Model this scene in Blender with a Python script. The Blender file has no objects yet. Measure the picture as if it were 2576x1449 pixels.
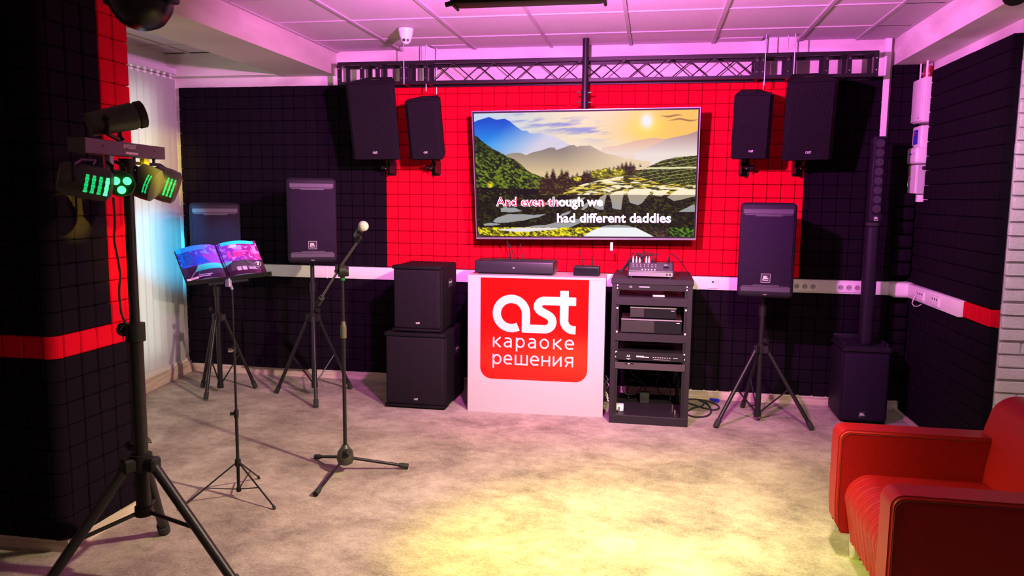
import bpy, bmesh, math, random
import numpy as np
from mathutils import Vector, Matrix, Euler
random.seed(7)
PI = math.pi
SC = bpy.context.scene
COL = SC.collection

# ------------------------------------------------------------------ camera
F_PX, YAW, PITCH, ROLL = 1935.3, 0.1806, -0.1181, 0.0105
CAM = Vector((2.0105, -6.0282, 1.5430))
_fwd = Vector((-math.sin(YAW)*math.cos(PITCH), math.cos(YAW)*math.cos(PITCH), math.sin(PITCH)))
_r0 = Vector((math.cos(YAW), math.sin(YAW), 0)); _u0 = _r0.cross(_fwd)
_right = math.cos(ROLL)*_r0 + math.sin(ROLL)*_u0
_up = -math.sin(ROLL)*_r0 + math.cos(ROLL)*_u0
cd = bpy.data.cameras.new('camera'); cam = bpy.data.objects.new('camera', cd); COL.objects.link(cam)
cd.sensor_width = 36; cd.lens = F_PX*36/2576; cd.clip_start = .05; cd.clip_end = 60
cam.matrix_world = Matrix(((_right.x, _up.x, -_fwd.x, CAM.x), (_right.y, _up.y, -_fwd.y, CAM.y), (_right.z, _up.z, -_fwd.z, CAM.z), (0, 0, 0, 1)))
SC.camera = cam
def ray(px, py): return _fwd + _right*((px-1288)/F_PX) - _up*((py-724.5)/F_PX)
def ony(px, py, y): d = ray(px, py); return CAM + d*((y-CAM.y)/d.y)
def onz(px, py, z): d = ray(px, py); return CAM + d*((z-CAM.z)/d.z)
def onx(px, py, x): d = ray(px, py); return CAM + d*((x-CAM.x)/d.x)
def proj(p):
    v = Vector(p)-CAM; w = v.dot(_fwd)
    return 1288+F_PX*v.dot(_right)/w, 724.5-F_PX*v.dot(_up)/w

# ------------------------------------------------------------------ world, exposure, lights
SC.view_settings.view_transform = 'Standard'; SC.view_settings.look = 'None'
SC.view_settings.gamma = 1.0; SC.view_settings.use_curve_mapping = False
SC.view_settings.exposure = 0.0
W = bpy.data.worlds.new('world'); SC.world = W; W.use_nodes = True
W.node_tree.nodes['Background'].inputs[0].default_value = (.8, .85, 1, 1)
W.node_tree.nodes['Background'].inputs[1].default_value = .3
def look(o, tgt):
    d = Vector(tgt)-o.location; o.rotation_euler = d.to_track_quat('-Z', 'Y').to_euler()
def spot(name, loc, tgt, power, color, deg, blend=.3, r=.04):
    l = bpy.data.lights.new(name, 'SPOT'); l.energy = power; l.color = color; l.spot_size = math.radians(deg); l.spot_blend = blend; l.shadow_soft_size = r
    o = bpy.data.objects.new(name, l); COL.objects.link(o); o.location = loc; look(o, tgt); return o
def point(name, loc, power, color, r=.05):
    l = bpy.data.lights.new(name, 'POINT'); l.energy = power; l.color = color; l.shadow_soft_size = r
    o = bpy.data.objects.new(name, l); COL.objects.link(o); o.location = loc; return o
def area(name, loc, tgt, power, color, sx, sy):
    l = bpy.data.lights.new(name, 'AREA'); l.energy = power; l.color = color; l.shape = 'RECTANGLE'; l.size = sx; l.size_y = sy
    o = bpy.data.objects.new(name, l); COL.objects.link(o); o.location = loc; look(o, tgt); return o
# the pink wash of the LED bar hung under the ceiling (in front of it, towards the stage wall)
spot('pink_wash', (1.55, -2.86, 2.24), (1.60, 0, 2.66), 640, (1, .21, .90), 144, .7, .05)
# warm fixture high on the right, outside the frame
spot('warm_fixture', (2.55, -3.28, 2.10), (.9, -1.65, 0), 700, (1, .82, .53), 112, 1.0, .05)
# yellow pool on the carpet
spot('yellow_fixture', (.42, -3.36, 1.62), (2.0, -2.75, 0), 420, (.97, .95, .02), 62, 1.0, .04)
# green tint to the right of it
spot('green_fixture', (.42, -3.5, 1.62), (2.75, -3.1, .15), 330, (.55, 1, .22), 44, 1.0, .04)
# party beams thrown on the blinds and the song book
spot('cyan_beam', (.95, -4.2, 2.45), (-1.88, -.42, 1.12), 3000, (.0, .60, 1), 8.5, .9, .02)
spot('yellow_beam', (.95, -4.2, 2.45), (-1.88, -.34, 1.80), 800, (1, .85, .05), 8, .8, .02)
spot('orange_beam', (2.6, -4.4, 2.3), (-.40, -2.86, 1.25), 350, (1, .55, .0), 8, .8, .02)
spot('blue_beam', (2.9, -3.9, 2.4), (-.25, -2.55, 1.2), 600, (.25, .35, 1), 9, .8, .02)
spot('violet_beam', (2.9, -3.9, 2.4), (.05, -2.5, 1.2), 300, (.9, .35, 1), 9, .8, .02)
spot('teal_beam', (2.9, -3.9, 2.4), (-1.25, -.7, 1.12), 1500, (.05, .6, 1), 5, .8, .02)
spot('yellow_beam_low', (2.9, -3.9, 2.4), (CAM+ray(392, 460)*3.05), 3200, (1, .85, .05), 4.0, .8, .02)
spot('brick_fill', (3.25, -2.9, 2.45), (4.15, -1.48, 1.2), 75, (1, .74, .86), 75, 1.0, .05)  # extra spot added to brighten the brick wall
# daylight behind the blinds
area('window_daylight', (-2.22, -1.48, 1.31), (-1.9, -1.48, 1.31), 36, (.95, 1, .90), 2.2, 2.2)
# unseen fill light added behind the camera; dim ceiling lamp of the bay
area('room_fill', (1.6, -6.9, 2.62), (1.6, -6.9, 0), 7, (1, .80, .72), 1.2, 1.2)
area('bay_lamp', (-1.35, -1.6, 2.60), (-1.35, -1.6, 0), 4, (1, .92, .74), .5, .5)

# ------------------------------------------------------------------ materials
MATS = {}
def mat(name, color, rough=.5, metal=0., bump=0., bscale=200., var=0., vscale=8., emit=None, estr=1., spec=.5, coat=0., sheen=0.):
    if name in MATS: return MATS[name]
    m = bpy.data.materials.new(name); m.use_nodes = True; nt = m.node_tree; n = nt.nodes; L = nt.links
    b = n['Principled BSDF']; b.inputs['Base Color'].default_value = (*color, 1); b.inputs['Roughness'].default_value = rough
    b.inputs['Metallic'].default_value = metal; b.inputs['Specular IOR Level'].default_value = spec
    b.inputs['Coat Weight'].default_value = coat; b.inputs['Sheen Weight'].default_value = sheen
    tc = n.new('ShaderNodeTexCoord')
    if var:
        nz = n.new('ShaderNodeTexNoise'); nz.inputs['Scale'].default_value = vscale; nz.inputs['Detail'].default_value = 4
        L.new(tc.outputs['Object'], nz.inputs['Vector'])
        r = n.new('ShaderNodeValToRGB'); r.color_ramp.elements[0].position = .35; r.color_ramp.elements[1].position = .65
        r.color_ramp.elements[0].color = (*[c*(1-var) for c in color], 1); r.color_ramp.elements[1].color = (*[min(1, c*(1+var)) for c in color], 1)
        L.new(nz.outputs['Fac'], r.inputs[0]); L.new(r.outputs[0], b.inputs['Base Color'])
    if bump:
        nb = n.new('ShaderNodeTexNoise'); nb.inputs['Scale'].default_value = bscale; nb.inputs['Detail'].default_value = 3
        L.new(tc.outputs['Object'], nb.inputs['Vector'])
        bp = n.new('ShaderNodeBump'); bp.inputs['Strength'].default_value = bump; bp.inputs['Distance'].default_value = .004
        L.new(nb.outputs['Fac'], bp.inputs['Height']); L.new(bp.outputs[0], b.inputs['Normal'])
    if emit:
        b.inputs['Emission Color'].default_value = (*emit, 1); b.inputs['Emission Strength'].default_value = estr
    MATS[name] = m; return m
def grille_mat(name, hole, bar, scale, rough=.7):
    m = bpy.data.materials.new(name); m.use_nodes = True; n = m.node_tree.nodes; L = m.node_tree.links
    b = n['Principled BSDF']; b.inputs['Roughness'].default_value = rough; b.inputs['Specular IOR Level'].default_value = .1
    tc = n.new('ShaderNodeTexCoord'); vo = n.new('ShaderNodeTexVoronoi'); vo.feature = 'F1'; vo.inputs['Randomness'].default_value = .15
    mp = n.new('ShaderNodeMapping'); mp.inputs['Scale'].default_value = (scale, 1, scale*1.15)
    L.new(tc.outputs['Object'], mp.inputs['Vector']); L.new(mp.outputs[0], vo.inputs['Vector']); vo.inputs['Scale'].default_value = 1
    r = n.new('ShaderNodeValToRGB'); r.color_ramp.elements[0].position = .30; r.color_ramp.elements[1].position = .48
    r.color_ramp.elements[0].color = (*hole, 1); r.color_ramp.elements[1].color = (*bar, 1)
    L.new(vo.outputs['Distance'], r.inputs[0]); L.new(r.outputs[0], b.inputs['Base Color'])
    bp = n.new('ShaderNodeBump'); bp.inputs['Strength'].default_value = .6; bp.inputs['Distance'].default_value = .002
    L.new(vo.outputs['Distance'], bp.inputs['Height']); L.new(bp.outputs[0], b.inputs['Normal'])
    return m
def carpet_mat():
    m = bpy.data.materials.new('carpet'); m.use_nodes = True; n = m.node_tree.nodes; L = m.node_tree.links; b = n['Principled BSDF']
    b.inputs['Roughness'].default_value = .95; b.inputs['Specular IOR Level'].default_value = .15
    tc = n.new('ShaderNodeTexCoord')
    def noise(sc, rot, det, rough=.6, dist=0.):
        mp = n.new('ShaderNodeMapping'); mp.inputs['Scale'].default_value = sc; mp.inputs['Rotation'].default_value = (0, 0, rot)
        nz = n.new('ShaderNodeTexNoise'); nz.inputs['Scale'].default_value = 1; nz.inputs['Detail'].default_value = det; nz.inputs['Roughness'].default_value = rough; nz.inputs['Distortion'].default_value = dist
        L.new(tc.outputs['Object'], mp.inputs['Vector']); L.new(mp.outputs[0], nz.inputs['Vector']); return nz.outputs['Fac']
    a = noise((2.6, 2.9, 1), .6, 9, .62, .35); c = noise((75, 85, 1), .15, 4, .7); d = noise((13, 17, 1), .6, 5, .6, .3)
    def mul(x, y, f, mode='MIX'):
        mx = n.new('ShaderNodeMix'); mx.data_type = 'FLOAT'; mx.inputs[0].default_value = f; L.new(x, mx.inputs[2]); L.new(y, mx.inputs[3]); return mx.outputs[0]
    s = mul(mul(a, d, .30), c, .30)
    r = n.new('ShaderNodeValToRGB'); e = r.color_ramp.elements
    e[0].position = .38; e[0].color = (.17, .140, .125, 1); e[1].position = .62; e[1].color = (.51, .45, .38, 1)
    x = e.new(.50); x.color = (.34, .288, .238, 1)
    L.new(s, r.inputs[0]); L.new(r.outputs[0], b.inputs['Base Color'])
    nb = n.new('ShaderNodeTexNoise'); nb.inputs['Scale'].default_value = 420; L.new(tc.outputs['Object'], nb.inputs['Vector'])
    bp = n.new('ShaderNodeBump'); bp.inputs['Strength'].default_value = .5; bp.inputs['Distance'].default_value = .004
    L.new(nb.outputs['Fac'], bp.inputs['Height']); L.new(bp.outputs[0], b.inputs['Normal']); return m
def streak_mat(name, c1, c2, scale, rough, bump=.0, p0=.35, p1=.65):
    m = bpy.data.materials.new(name); m.use_nodes = True; n = m.node_tree.nodes; L = m.node_tree.links; b = n['Principled BSDF']
    b.inputs['Roughness'].default_value = rough
    tc = n.new('ShaderNodeTexCoord'); mp = n.new('ShaderNodeMapping'); mp.inputs['Scale'].default_value = scale; mp.inputs['Rotation'].default_value = (0, .3, 0)
    nz = n.new('ShaderNodeTexNoise'); nz.inputs['Scale'].default_value = 1; nz.inputs['Detail'].default_value = 8; nz.inputs['Distortion'].default_value = .6
    L.new(tc.outputs['Object'], mp.inputs['Vector']); L.new(mp.outputs[0], nz.inputs['Vector'])
    r = n.new('ShaderNodeValToRGB'); r.color_ramp.elements[0].position = p0; r.color_ramp.elements[1].position = p1
    r.color_ramp.elements[0].color = (*c1, 1); r.color_ramp.elements[1].color = (*c2, 1)
    L.new(nz.outputs['Fac'], r.inputs[0]); L.new(r.outputs[0], b.inputs['Base Color'])
    if bump:
        bp = n.new('ShaderNodeBump'); bp.inputs['Strength'].default_value = bump; bp.inputs['Distance'].default_value = .01
        L.new(nz.outputs['Fac'], bp.inputs['Height']); L.new(bp.outputs[0], b.inputs['Normal'])
    return m
def attr_emit_mat(name, strength, emissive=True, rough=.3):
    m = bpy.data.materials.new(name); m.use_nodes = True; n = m.node_tree.nodes; L = m.node_tree.links; b = n['Principled BSDF']
    at = n.new('ShaderNodeVertexColor'); at.layer_name = 'picture'; b.inputs['Roughness'].default_value = rough
    if emissive:
        b.inputs['Base Color'].default_value = (.004, .004, .004, 1); b.inputs['Specular IOR Level'].default_value = .12; L.new(at.outputs['Color'], b.inputs['Emission Color']); b.inputs['Emission Strength'].default_value = strength
    else: L.new(at.outputs['Color'], b.inputs['Base Color'])
    return m
def blind_mat():
    m = bpy.data.materials.new('blind_fabric'); m.use_nodes = True; n = m.node_tree.nodes; L = m.node_tree.links
    out = n['Material Output']; n.remove(n['Principled BSDF'])
    d = n.new('ShaderNodeBsdfDiffuse'); d.inputs[0].default_value = (.50, .48, .51, 1)
    t = n.new('ShaderNodeBsdfTranslucent'); t.inputs[0].default_value = (.80, .80, .74, 1)
    mx = n.new('ShaderNodeMixShader'); mx.inputs[0].default_value = .38
    L.new(d.outputs[0], mx.inputs[1]); L.new(t.outputs[0], mx.inputs[2]); L.new(mx.outputs[0], out.inputs[0]); return m
def pane_mat():
    m = bpy.data.materials.new('window_glass'); m.use_nodes = True; n = m.node_tree.nodes; L = m.node_tree.links
    out = n['Material Output']; n.remove(n['Principled BSDF'])
    t = n.new('ShaderNodeBsdfTransparent'); g = n.new('ShaderNodeBsdfGlossy'); g.inputs['Roughness'].default_value = .03
    mx = n.new('ShaderNodeMixShader'); mx.inputs[0].default_value = .08
    L.new(t.outputs[0], mx.inputs[1]); L.new(g.outputs[0], mx.inputs[2]); L.new(mx.outputs[0], out.inputs[0]); return m

BLACK_FOAM = mat('black_foam', (.0095, .0060, .0110), .95, bump=.8, bscale=500, var=.3, vscale=300, spec=.03)
RED_FOAM = mat('red_foam', (.64, .004, .020), .95, bump=.6, bscale=500, var=.06, vscale=200, spec=.03)
WHITE = mat('white_paint', (.72, .70, .68), .6, bump=.1, bscale=60)
PLASTIC_W = mat('white_plastic', (.78, .76, .74), .35)
LAMINATE = mat('white_laminate', (.47, .445, .445), .3)
PLASTER = streak_mat('marbled_plaster', (.56, .50, .47), (.76, .73, .70), (1.6, 1.6, 5), .55, .1)
BEAMPAINT = streak_mat('beam_plaster', (.50, .45, .38), (.60, .55, .47), (2, 2, 6), .7, .1)
TILE = mat('ceiling_tile', (.62, .56, .58), .9, bump=.5, bscale=160, var=.10, vscale=130)
TBAR = mat('ceiling_bar', (.46, .42, .43), .6)
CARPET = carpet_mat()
WOOD = streak_mat('baseboard_wood', (.40, .31, .23), (.62, .52, .42), (3, 3, 60), .5)
BASEW = mat('baseboard_lip', (.66, .62, .56), .5)
BLK = mat('black_metal', (.012, .010, .012), .38, spec=.3, metal=.0, bump=.15, bscale=300)
BLKP = mat('black_plastic', (.010, .009, .010), .5, spec=.25, bump=.2, bscale=400)
CAB = mat('cabinet_paint', (.0065, .005, .0072), .66, spec=.12, bump=.7, bscale=260)
CABJ = mat('purple_black_plastic', (.013, .009, .017), .55, spec=.15, bump=.3, bscale=300)
RUB = mat('rubber', (.015, .015, .015), .8)
CHROME = mat('chrome', (.75, .75, .75), .18, metal=1)
SILV = mat('brushed_silver', (.42, .38, .46), .35, metal=.7)
GR1 = grille_mat('fine_grille', (.003, .002, .004), (.019, .010, .028), 190)
GR2 = grille_mat('coarse_grille', (.002, .002, .002), (.012, .008, .013), 120)
LOGO_W = mat('white_print', (.58, .56, .57), .5)
RED_DECAL = mat('red_decal', (.80, .004, .004), .12, coat=.3)
LEATHER = mat('red_leather', (.27, .003, .006), .42, spec=.3, bump=.25, bscale=260, var=.06, vscale=60)
LEATHER_D = mat('leather_seam', (.12, .004, .004), .7)
BRICKM = mat('white_brick', (.80, .78, .77), .8, bump=1.0, bscale=22, var=.06, vscale=10)
MORTAR = mat('brick_joint', (.62, .60, .58), .9)
RACKP = mat('rack_paint', (.018, .014, .018), .5, spec=.25, bump=.12, bscale=1500)
GLOSS = mat('gloss_black', (.008, .008, .010), .28, spec=.3)
GREY = mat('grey_print', (.35, .33, .35), .5)
BLUEP = mat('blue_plug', (.02, .02, .55), .4)
FR_W = mat('window_frame_white', (.75, .75, .74), .4)

# ------------------------------------------------------------------ mesh helpers
class MB:
    """collects shapes; build() links them as one mesh object"""
    def __init__(s): s.v = []; s.f = []; s.mi = []
    def add(s, verts, faces, mi=0, M=None):
        o = len(s.v)
        for p in verts:
            p = Vector(p); s.v.append(tuple(M @ p if M else p))
        for f in faces: s.f.append([o+i for i in f]); s.mi.append(mi)
        return s
    def box(s, x0, x1, y0, y1, z0, z1, mi=0, M=None):
        v = [(x, y, z) for x in (x0, x1) for y in (y0, y1) for z in (z0, z1)]
        return s.add(v, [(0, 1, 3, 2), (4, 6, 7, 5), (0, 4, 5, 1), (2, 3, 7, 6), (0, 2, 6, 4), (1, 5, 7, 3)], mi, M)
    def rbox(s, x0, x1, y0, y1, z0, z1, r=.01, seg=2, mi=0, M=None):
        bm = bmesh.new(); bmesh.ops.create_cube(bm, size=1)
        for v in bm.verts: v.co = Vector(((x0+x1)/2+v.co.x*(x1-x0), (y0+y1)/2+v.co.y*(y1-y0), (z0+z1)/2+v.co.z*(z1-z0)))
        bmesh.ops.bevel(bm, geom=list(bm.edges), offset=r, segments=seg, affect='EDGES', profile=.5)
        return s.bm(bm, mi, M)
    def bm(s, bm, mi=0, M=None):
        bm.verts.index_update(); s.add([v.co.copy() for v in bm.verts], [[v.index for v in f.verts] for f in bm.faces], mi, M); bm.free(); return s
    def cyl(s, p, q, r, r2=None, n=12, mi=0, caps=True, M=None):
        p = Vector(p); q = Vector(q); r2 = r if r2 is None else r2; d = (q-p).normalized()
        a = d.orthogonal().normalized(); b = d.cross(a); vs = []
        for c, rr in ((p, r), (q, r2)):
            for i in range(n): t = 2*PI*i/n; vs.append(c+(a*math.cos(t)+b*math.sin(t))*rr)
        fs = [(i, (i+1) % n, n+(i+1) % n, n+i) for i in range(n)]
        if caps: fs += [tuple(range(n))[::-1], tuple(range(n, 2*n))]
        return s.add(vs, fs, mi, M)
    def tube(s, pts, r, n=8, mi=0, M=None):
        pts = [Vector(p) for p in pts]; vs = []; prev = None
        for i, p in enumerate(pts):
            d = (pts[min(i+1, len(pts)-1)]-pts[max(i-1, 0)]).normalized()
            a = (prev - d*prev.dot(d)) if prev else d.orthogonal()
            a = a.normalized(); prev = a; b = d.cross(a)
            for k in range(n): t = 2*PI*k/n; vs.append(p+(a*math.cos(t)+b*math.sin(t))*r)
        fs = []
        for i in range(len(pts)-1):
            for k in range(n): fs.append((i*n+k, i*n+(k+1) % n, (i+1)*n+(k+1) % n, (i+1)*n+k))
        fs += [tuple(range(n))[::-1], tuple((len(pts)-1)*n+k for k in range(n))]
        return s.add(vs, fs, mi, M)
    def lathe(s, prof, n=20, mi=0, M=None):
        """profile of (radius, z) about the Z axis"""
        vs = []; fs = []
        for r, z in prof:
            for k in range(n): t = 2*PI*k/n; vs.append((r*math.cos(t), r*math.sin(t), z))
        for i in range(len(prof)-1):
            for k in range(n): fs.append((i*n+k, i*n+(k+1) % n, (i+1)*n+(k+1) % n, (i+1)*n+k))
        fs += [tuple(range(n))[::-1], tuple((len(prof)-1)*n+k for k in range(n))]
        return s.add(vs, fs, mi, M)
    def prism(s, poly, d0, d1, axis='y', mi=0, M=None):
        """poly in the plane across axis, from d0 to d1"""
        def P(a, b, d): return {'y': (a, d, b), 'x': (d, a, b), 'z': (a, b, d)}[axis]
        n = len(poly); vs = [P(a, b, d0) for a, b in poly]+[P(a, b, d1) for a, b in poly]
        fs = [tuple(range(n)), tuple(range(n, 2*n))[::-1]]+[(i, n+i, n+(i+1) % n, (i+1) % n) for i in range(n)]
        return s.add(vs, fs, mi, M)
    def build(s, name, mats, parent=None, smooth=35, world=True):
        me = bpy.data.meshes.new(name); off = Vector((0, 0, 0))
        if parent is not None and world:
            p = parent
            while p is not None: off += p.location; p = p.parent
        me.from_pydata([tuple(Vector(v)-off) for v in s.v], [], s.f)
        if not isinstance(mats, (list, tuple)): mats = [mats]
        for m in mats: me.materials.append(m)
        me.polygons.foreach_set('material_index', s.mi)
        bm = bmesh.new(); bm.from_mesh(me); bmesh.ops.recalc_face_normals(bm, faces=list(bm.faces)); bm.to_mesh(me); bm.free()
        if smooth:
            me.polygons.foreach_set('use_smooth', [True]*len(me.polygons)); me.set_sharp_from_angle(angle=math.radians(smooth))
        o = bpy.data.objects.new(name, me); COL.objects.link(o)
        if parent is not None: o.parent = parent
        return o
def tag(o, label=None, cat=None, group=None, kind=None):
    if label: o['label'] = label
    if cat: o['category'] = cat
    if group: o['group'] = group
    if kind: o['kind'] = kind
    return o
def thing(name, label, cat, loc=(0, 0, 0), group=None, rz=0):
    o = bpy.data.objects.new(name, None); COL.objects.link(o); o.empty_display_size = .1
    o.location = loc; o.rotation_euler = (0, 0, rz); return tag(o, label, cat, group)
def copy_tree(o, parent=None):
    c = o.copy(); COL.objects.link(c); c.parent = parent
    for ch in list(o.children): copy_tree(ch, c)
    return c
def struct(mb, name, mats, parent=None, smooth=35):
    o = mb.build(name, mats, parent, smooth)
    if parent is None: o['kind'] = 'structure'
    return o
def text(name, body, size, m, M, parent, bold=0., extrude=.0004, align='CENTER', space=1., sx=1.):
    c = bpy.data.curves.new(name, 'FONT'); c.body = body; c.size = size; c.offset = bold; c.extrude = extrude; c.align_x = align; c.space_character = space
    c.resolution_u = 3
    t = bpy.data.objects.new(name, c); COL.objects.link(t); bpy.context.view_layer.update()
    me = bpy.data.meshes.new_from_object(t.evaluated_get(bpy.context.evaluated_depsgraph_get())); COL.objects.unlink(t); bpy.data.objects.remove(t)
    S = Matrix.Diagonal((sx, 1, 1, 1)); off = Vector((0, 0, 0)); p = parent
    while p is not None: off += p.location; p = p.parent
    me.transform(Matrix.Translation(-off) @ M @ S); me.materials.clear(); me.materials.append(m)
    o = bpy.data.objects.new(name, me); COL.objects.link(o); o.parent = parent; return o
def frame(org, xdir, ydir):
    """matrix whose local X,Y span the plane; Z faces out"""
    x = Vector(xdir).normalized(); y = Vector(ydir); y = (y-x*y.dot(x)).normalized(); z = x.cross(y)
    return Matrix(((x.x, y.x, z.x, org[0]), (x.y, y.y, z.y, org[1]), (x.z, y.z, z.z, org[2]), (0, 0, 0, 1)))
FRONT = lambda x, y, z: frame((x, y, z), (1, 0, 0), (0, 0, 1))     # text facing -y

def stroke2d(mb, pts, T, M, h, mi=0):
    n = len(pts); L = []; R = []
    for i in range(n):
        p = Vector(pts[i]); d = (Vector(pts[min(i+1, n-1)])-Vector(pts[max(i-1, 0)])).normalized(); q = Vector((-d.y, d.x))*T/2
        L.append(p+q); R.append(p-q)
    mb.add([(p.x, p.y, h) for p in L]+[(p.x, p.y, h) for p in R], [(i, i+1, n+i+1, n+i) for i in range(n-1)], mi, M)
def earc(cx, cy, rx, ry, a0, a1, n=16): return [(cx+rx*math.cos(math.radians(a0+(a1-a0)*i/n)), cy+ry*math.sin(math.radians(a0+(a1-a0)*i/n))) for i in range(n+1)]
def glyph(ch, w, h, t):
    """centre lines of a Cyrillic letter, w wide and h tall, stroke t"""
    a, b, u, v = t/2, w-t/2, t/2, h-t/2; mx, my = w/2, h/2
    if ch == 'к': return [[(a, 0), (a, h)], [(a, h*.50), (a+w*.16, h*.50), (w-t*.6, h)], [(a+w*.16, h*.52), (w-t*.45, 0)]]
    if ch == 'о': return [earc(mx, my, mx-a, my-u, 90, 450, 28)]
    if ch == 'е': return [earc(mx, my, mx-a, my-u, 0, 296, 26)+[(w*.92, u*1.15)], [(a, my+t*.1), (w-t*.2, my+t*.1)]]
    if ch == 'р': return [[(a, -h*.36), (a, h)], earc(mx, my, mx-a, my-u, 165, -165, 24)]
    if ch == 'а': return [[(w*.12, v*.97)]+earc(mx, v-h*.24, b-mx, h*.24, 95, 0, 8)+[(b, 0)], [(b, h*.57), (w*.48, h*.56)]+earc(w*.38, h*.30, w*.38-a, h*.30-u+.0*h, 90, 270, 10)+[(w*.6, u*1.1), (b, h*.26)]]
    if ch == 'ш': return [[(a, h), (a, 0)], [(mx, h), (mx, u)], [(b, h), (b, 0)], [(a, u), (b, u)]]
    if ch == 'н': return [[(a, h), (a, 0)], [(b, h), (b, 0)], [(a, my), (b, my)]]
    if ch == 'и': return [[(a, h), (a, 0)], [(b, h), (b, 0)], [(a+t*.1, u*1.3), (b-t*.1, v*.98)]]
    if ch == 'я': return [[(b, h), (b, 0)], [(b, v), (w*.42, v)]+earc(w*.42, v-h*.23, w*.42-a, h*.23, 90, 270, 10)+[(b, v-h*.46)], [(w*.45, v-h*.44), (t*.55, 0)]]
def ast_logo(mb, M, w, mi=0, th=.0006):
    """the 'ast' lettering, w wide, origin at its lower left; drawn as sweeping strokes in local XY"""
    s = w/79.0; T = 8.0; lay = [0]  # design units
    def stroke(pts, a=None, b=None):
        n = len(pts); L = []; R = []
        for i in range(n):
            p = Vector(pts[i]); d = (Vector(pts[min(i+1, n-1)])-Vector(pts[max(i-1, 0)])).normalized(); q = Vector((-d.y, d.x))*T/2
            L.append(p+q); R.append(p-q)
        lay[0] += 1; hh = .0004+.00012*lay[0]; vs = [(p.x*s, p.y*s, hh) for p in L]+[(p.x*s, p.y*s, hh) for p in R]
        mb.add(vs, [(i, i+1, n+i+1, n+i) for i in range(n-1)], mi, M)
    def arc(cx, cy, r, a0, a1, n=14): return [(cx+r*math.cos(math.radians(a0+(a1-a0)*i/n)), cy+r*math.sin(math.radians(a0+(a1-a0)*i/n))) for i in range(n+1)]
    # a: open ring, its right side running down into a stem that turns into the s
    stroke(arc(18, 18, 14, -62, -290, 26)+arc(18, 18, 14, 70, 0, 8)+[(32, 4)])
    stroke([(28, 4), (40, 4), (50, 4)]+arc(50, 11, 7, -90, 50, 10)+[(52, 17.9), (49, 19.4), (46.3, 20.8), (44.3, 22.4), (43.2, 24.0)]+arc(49, 25, 6, 180, 90, 8)[1:]+[(55, 31), (79, 31)])
    # t
    stroke([(68, 41), (68, 13)]+arc(77, 13, 9, 180, 262, 8)+[(79, 4)])

# ------------------------------------------------------------------ the room
H = 2.684
BEAMZ = 2.50
FY = -.05            # front of the foam on the back wall
PITCHT = .0984
XL, XR = -1.94, 3.580
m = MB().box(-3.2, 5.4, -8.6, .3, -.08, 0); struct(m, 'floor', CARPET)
m = MB().box(-2.15, 5.4, .0, .2, 0, H+.3); m.box(-2.1, -1.0, -.12, .0, BEAMZ, H); struct(m, 'wall_back', PLASTER)
m = MB().box(-2.6, 5.4, -8.7, -8.5, 0, H+.3); struct(m, 'wall_front', WHITE)
m = MB().box(4.9, 5.1, -8.6, -1.4, 0, H+.3); struct(m, 'wall_right', WHITE)
# left wall with the window opening y -3.0..-.24, z .19..2.44
m = MB(); WY0, WY1, WZ0, WZ1 = -2.6, -.36, .19, 2.40
for a in ((-8.6, WY0, 0, H+.3), (WY1, .2, 0, H+.3), (WY0, WY1, 0, WZ0), (WY0, WY1, WZ1, H+.3)): m.box(-2.15, -2.0, a[0], a[1], a[2], a[3])
struct(m, 'wall_left', WHITE)
win = struct(MB().box(-2.12, -2.05, WY0, WY0+.06, WZ0, WZ1).box(-2.12, -2.05, WY1-.06, WY1, WZ0, WZ1).box(-2.12, -2.05, WY0, WY1, WZ0, WZ0+.06).box(-2.12, -2.05, WY0, WY1, WZ1-.06, WZ1).box(-2.12, -2.05, -1.48, -1.42, WZ0, WZ1), 'window_1', FR_W)
GL = pane_mat()
for a, b in ((WY0+.06, -1.48), (-1.42, WY1-.06)): MB().box(-2.09, -2.08, a, b, WZ0+.06, WZ1-.06).build('pane', GL, win)
# ceiling: slab above, tiles and bars below
ceil = struct(MB().box(-2.15, 5.4, -8.7, .2, H+.03, H+.12), 'ceiling', WHITE)
tile_me = None
def ctile(x0, x1, y0, y1):
    global tile_me
    if tile_me is None:
        o = MB().rbox(-.5, .5, -.5, .5, -.5, .5, .01, 1).build('ceiling_tile', TILE, ceil, 0); tile_me = o.data
    else: o = bpy.data.objects.new('ceiling_tile', tile_me); COL.objects.link(o); o.parent = ceil
    o.location = ((x0+x1)/2, (y0+y1)/2, H+.012); o.scale = (x1-x0-.022, y1-y0-.022, .014)
ys = [0, -.456]+[-.456-.6*k for k in range(1, 14)]
xs = [-.55, 0]+[.6*k for k in range(1, 6)]+[3.4, 3.65]
HOLES = [(0.02, .27), (2.75, 3.0)]
for i in range(len(xs)-1):
    for j in range(len(ys)-1):
        x0, x1, y1, y0 = xs[i], xs[i+1], ys[j], ys[j+1]
        if j == 0:   # the two ragged openings the truss hangers pass through
            hs = [h for h in HOLES if h[0] < x1 and h[1] > x0]
            if hs:
                a, b = max(hs[0][0], x0), min(hs[0][1], x1)
                ctile(x0, x1, y0, -.17)
                if a > x0+.04: ctile(x0, a, -.17+.02, y1)
                if b < x1-.04: ctile(b, x1, -.17+.02, y1)
                continue
        ctile(x0, x1, y0, y1)
m = MB()
for x in xs[1:-1]: m.box(x-.012, x+.012, -8.5, 0, H-.004, H+.018)
for y in ys[1:]: m.box(-.55, 3.65, y-.007, y+.007, H-.002, H+.016)
for x in (-.54, 3.64): m.box(x-.012, x+.012, -8.5, 0, H-.004, H+.018)
m.box(3.40, 3.65, -8.5, 0, H-.002, H+.001)
m.build('ceiling_grid', TBAR, ceil, 0)
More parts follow.
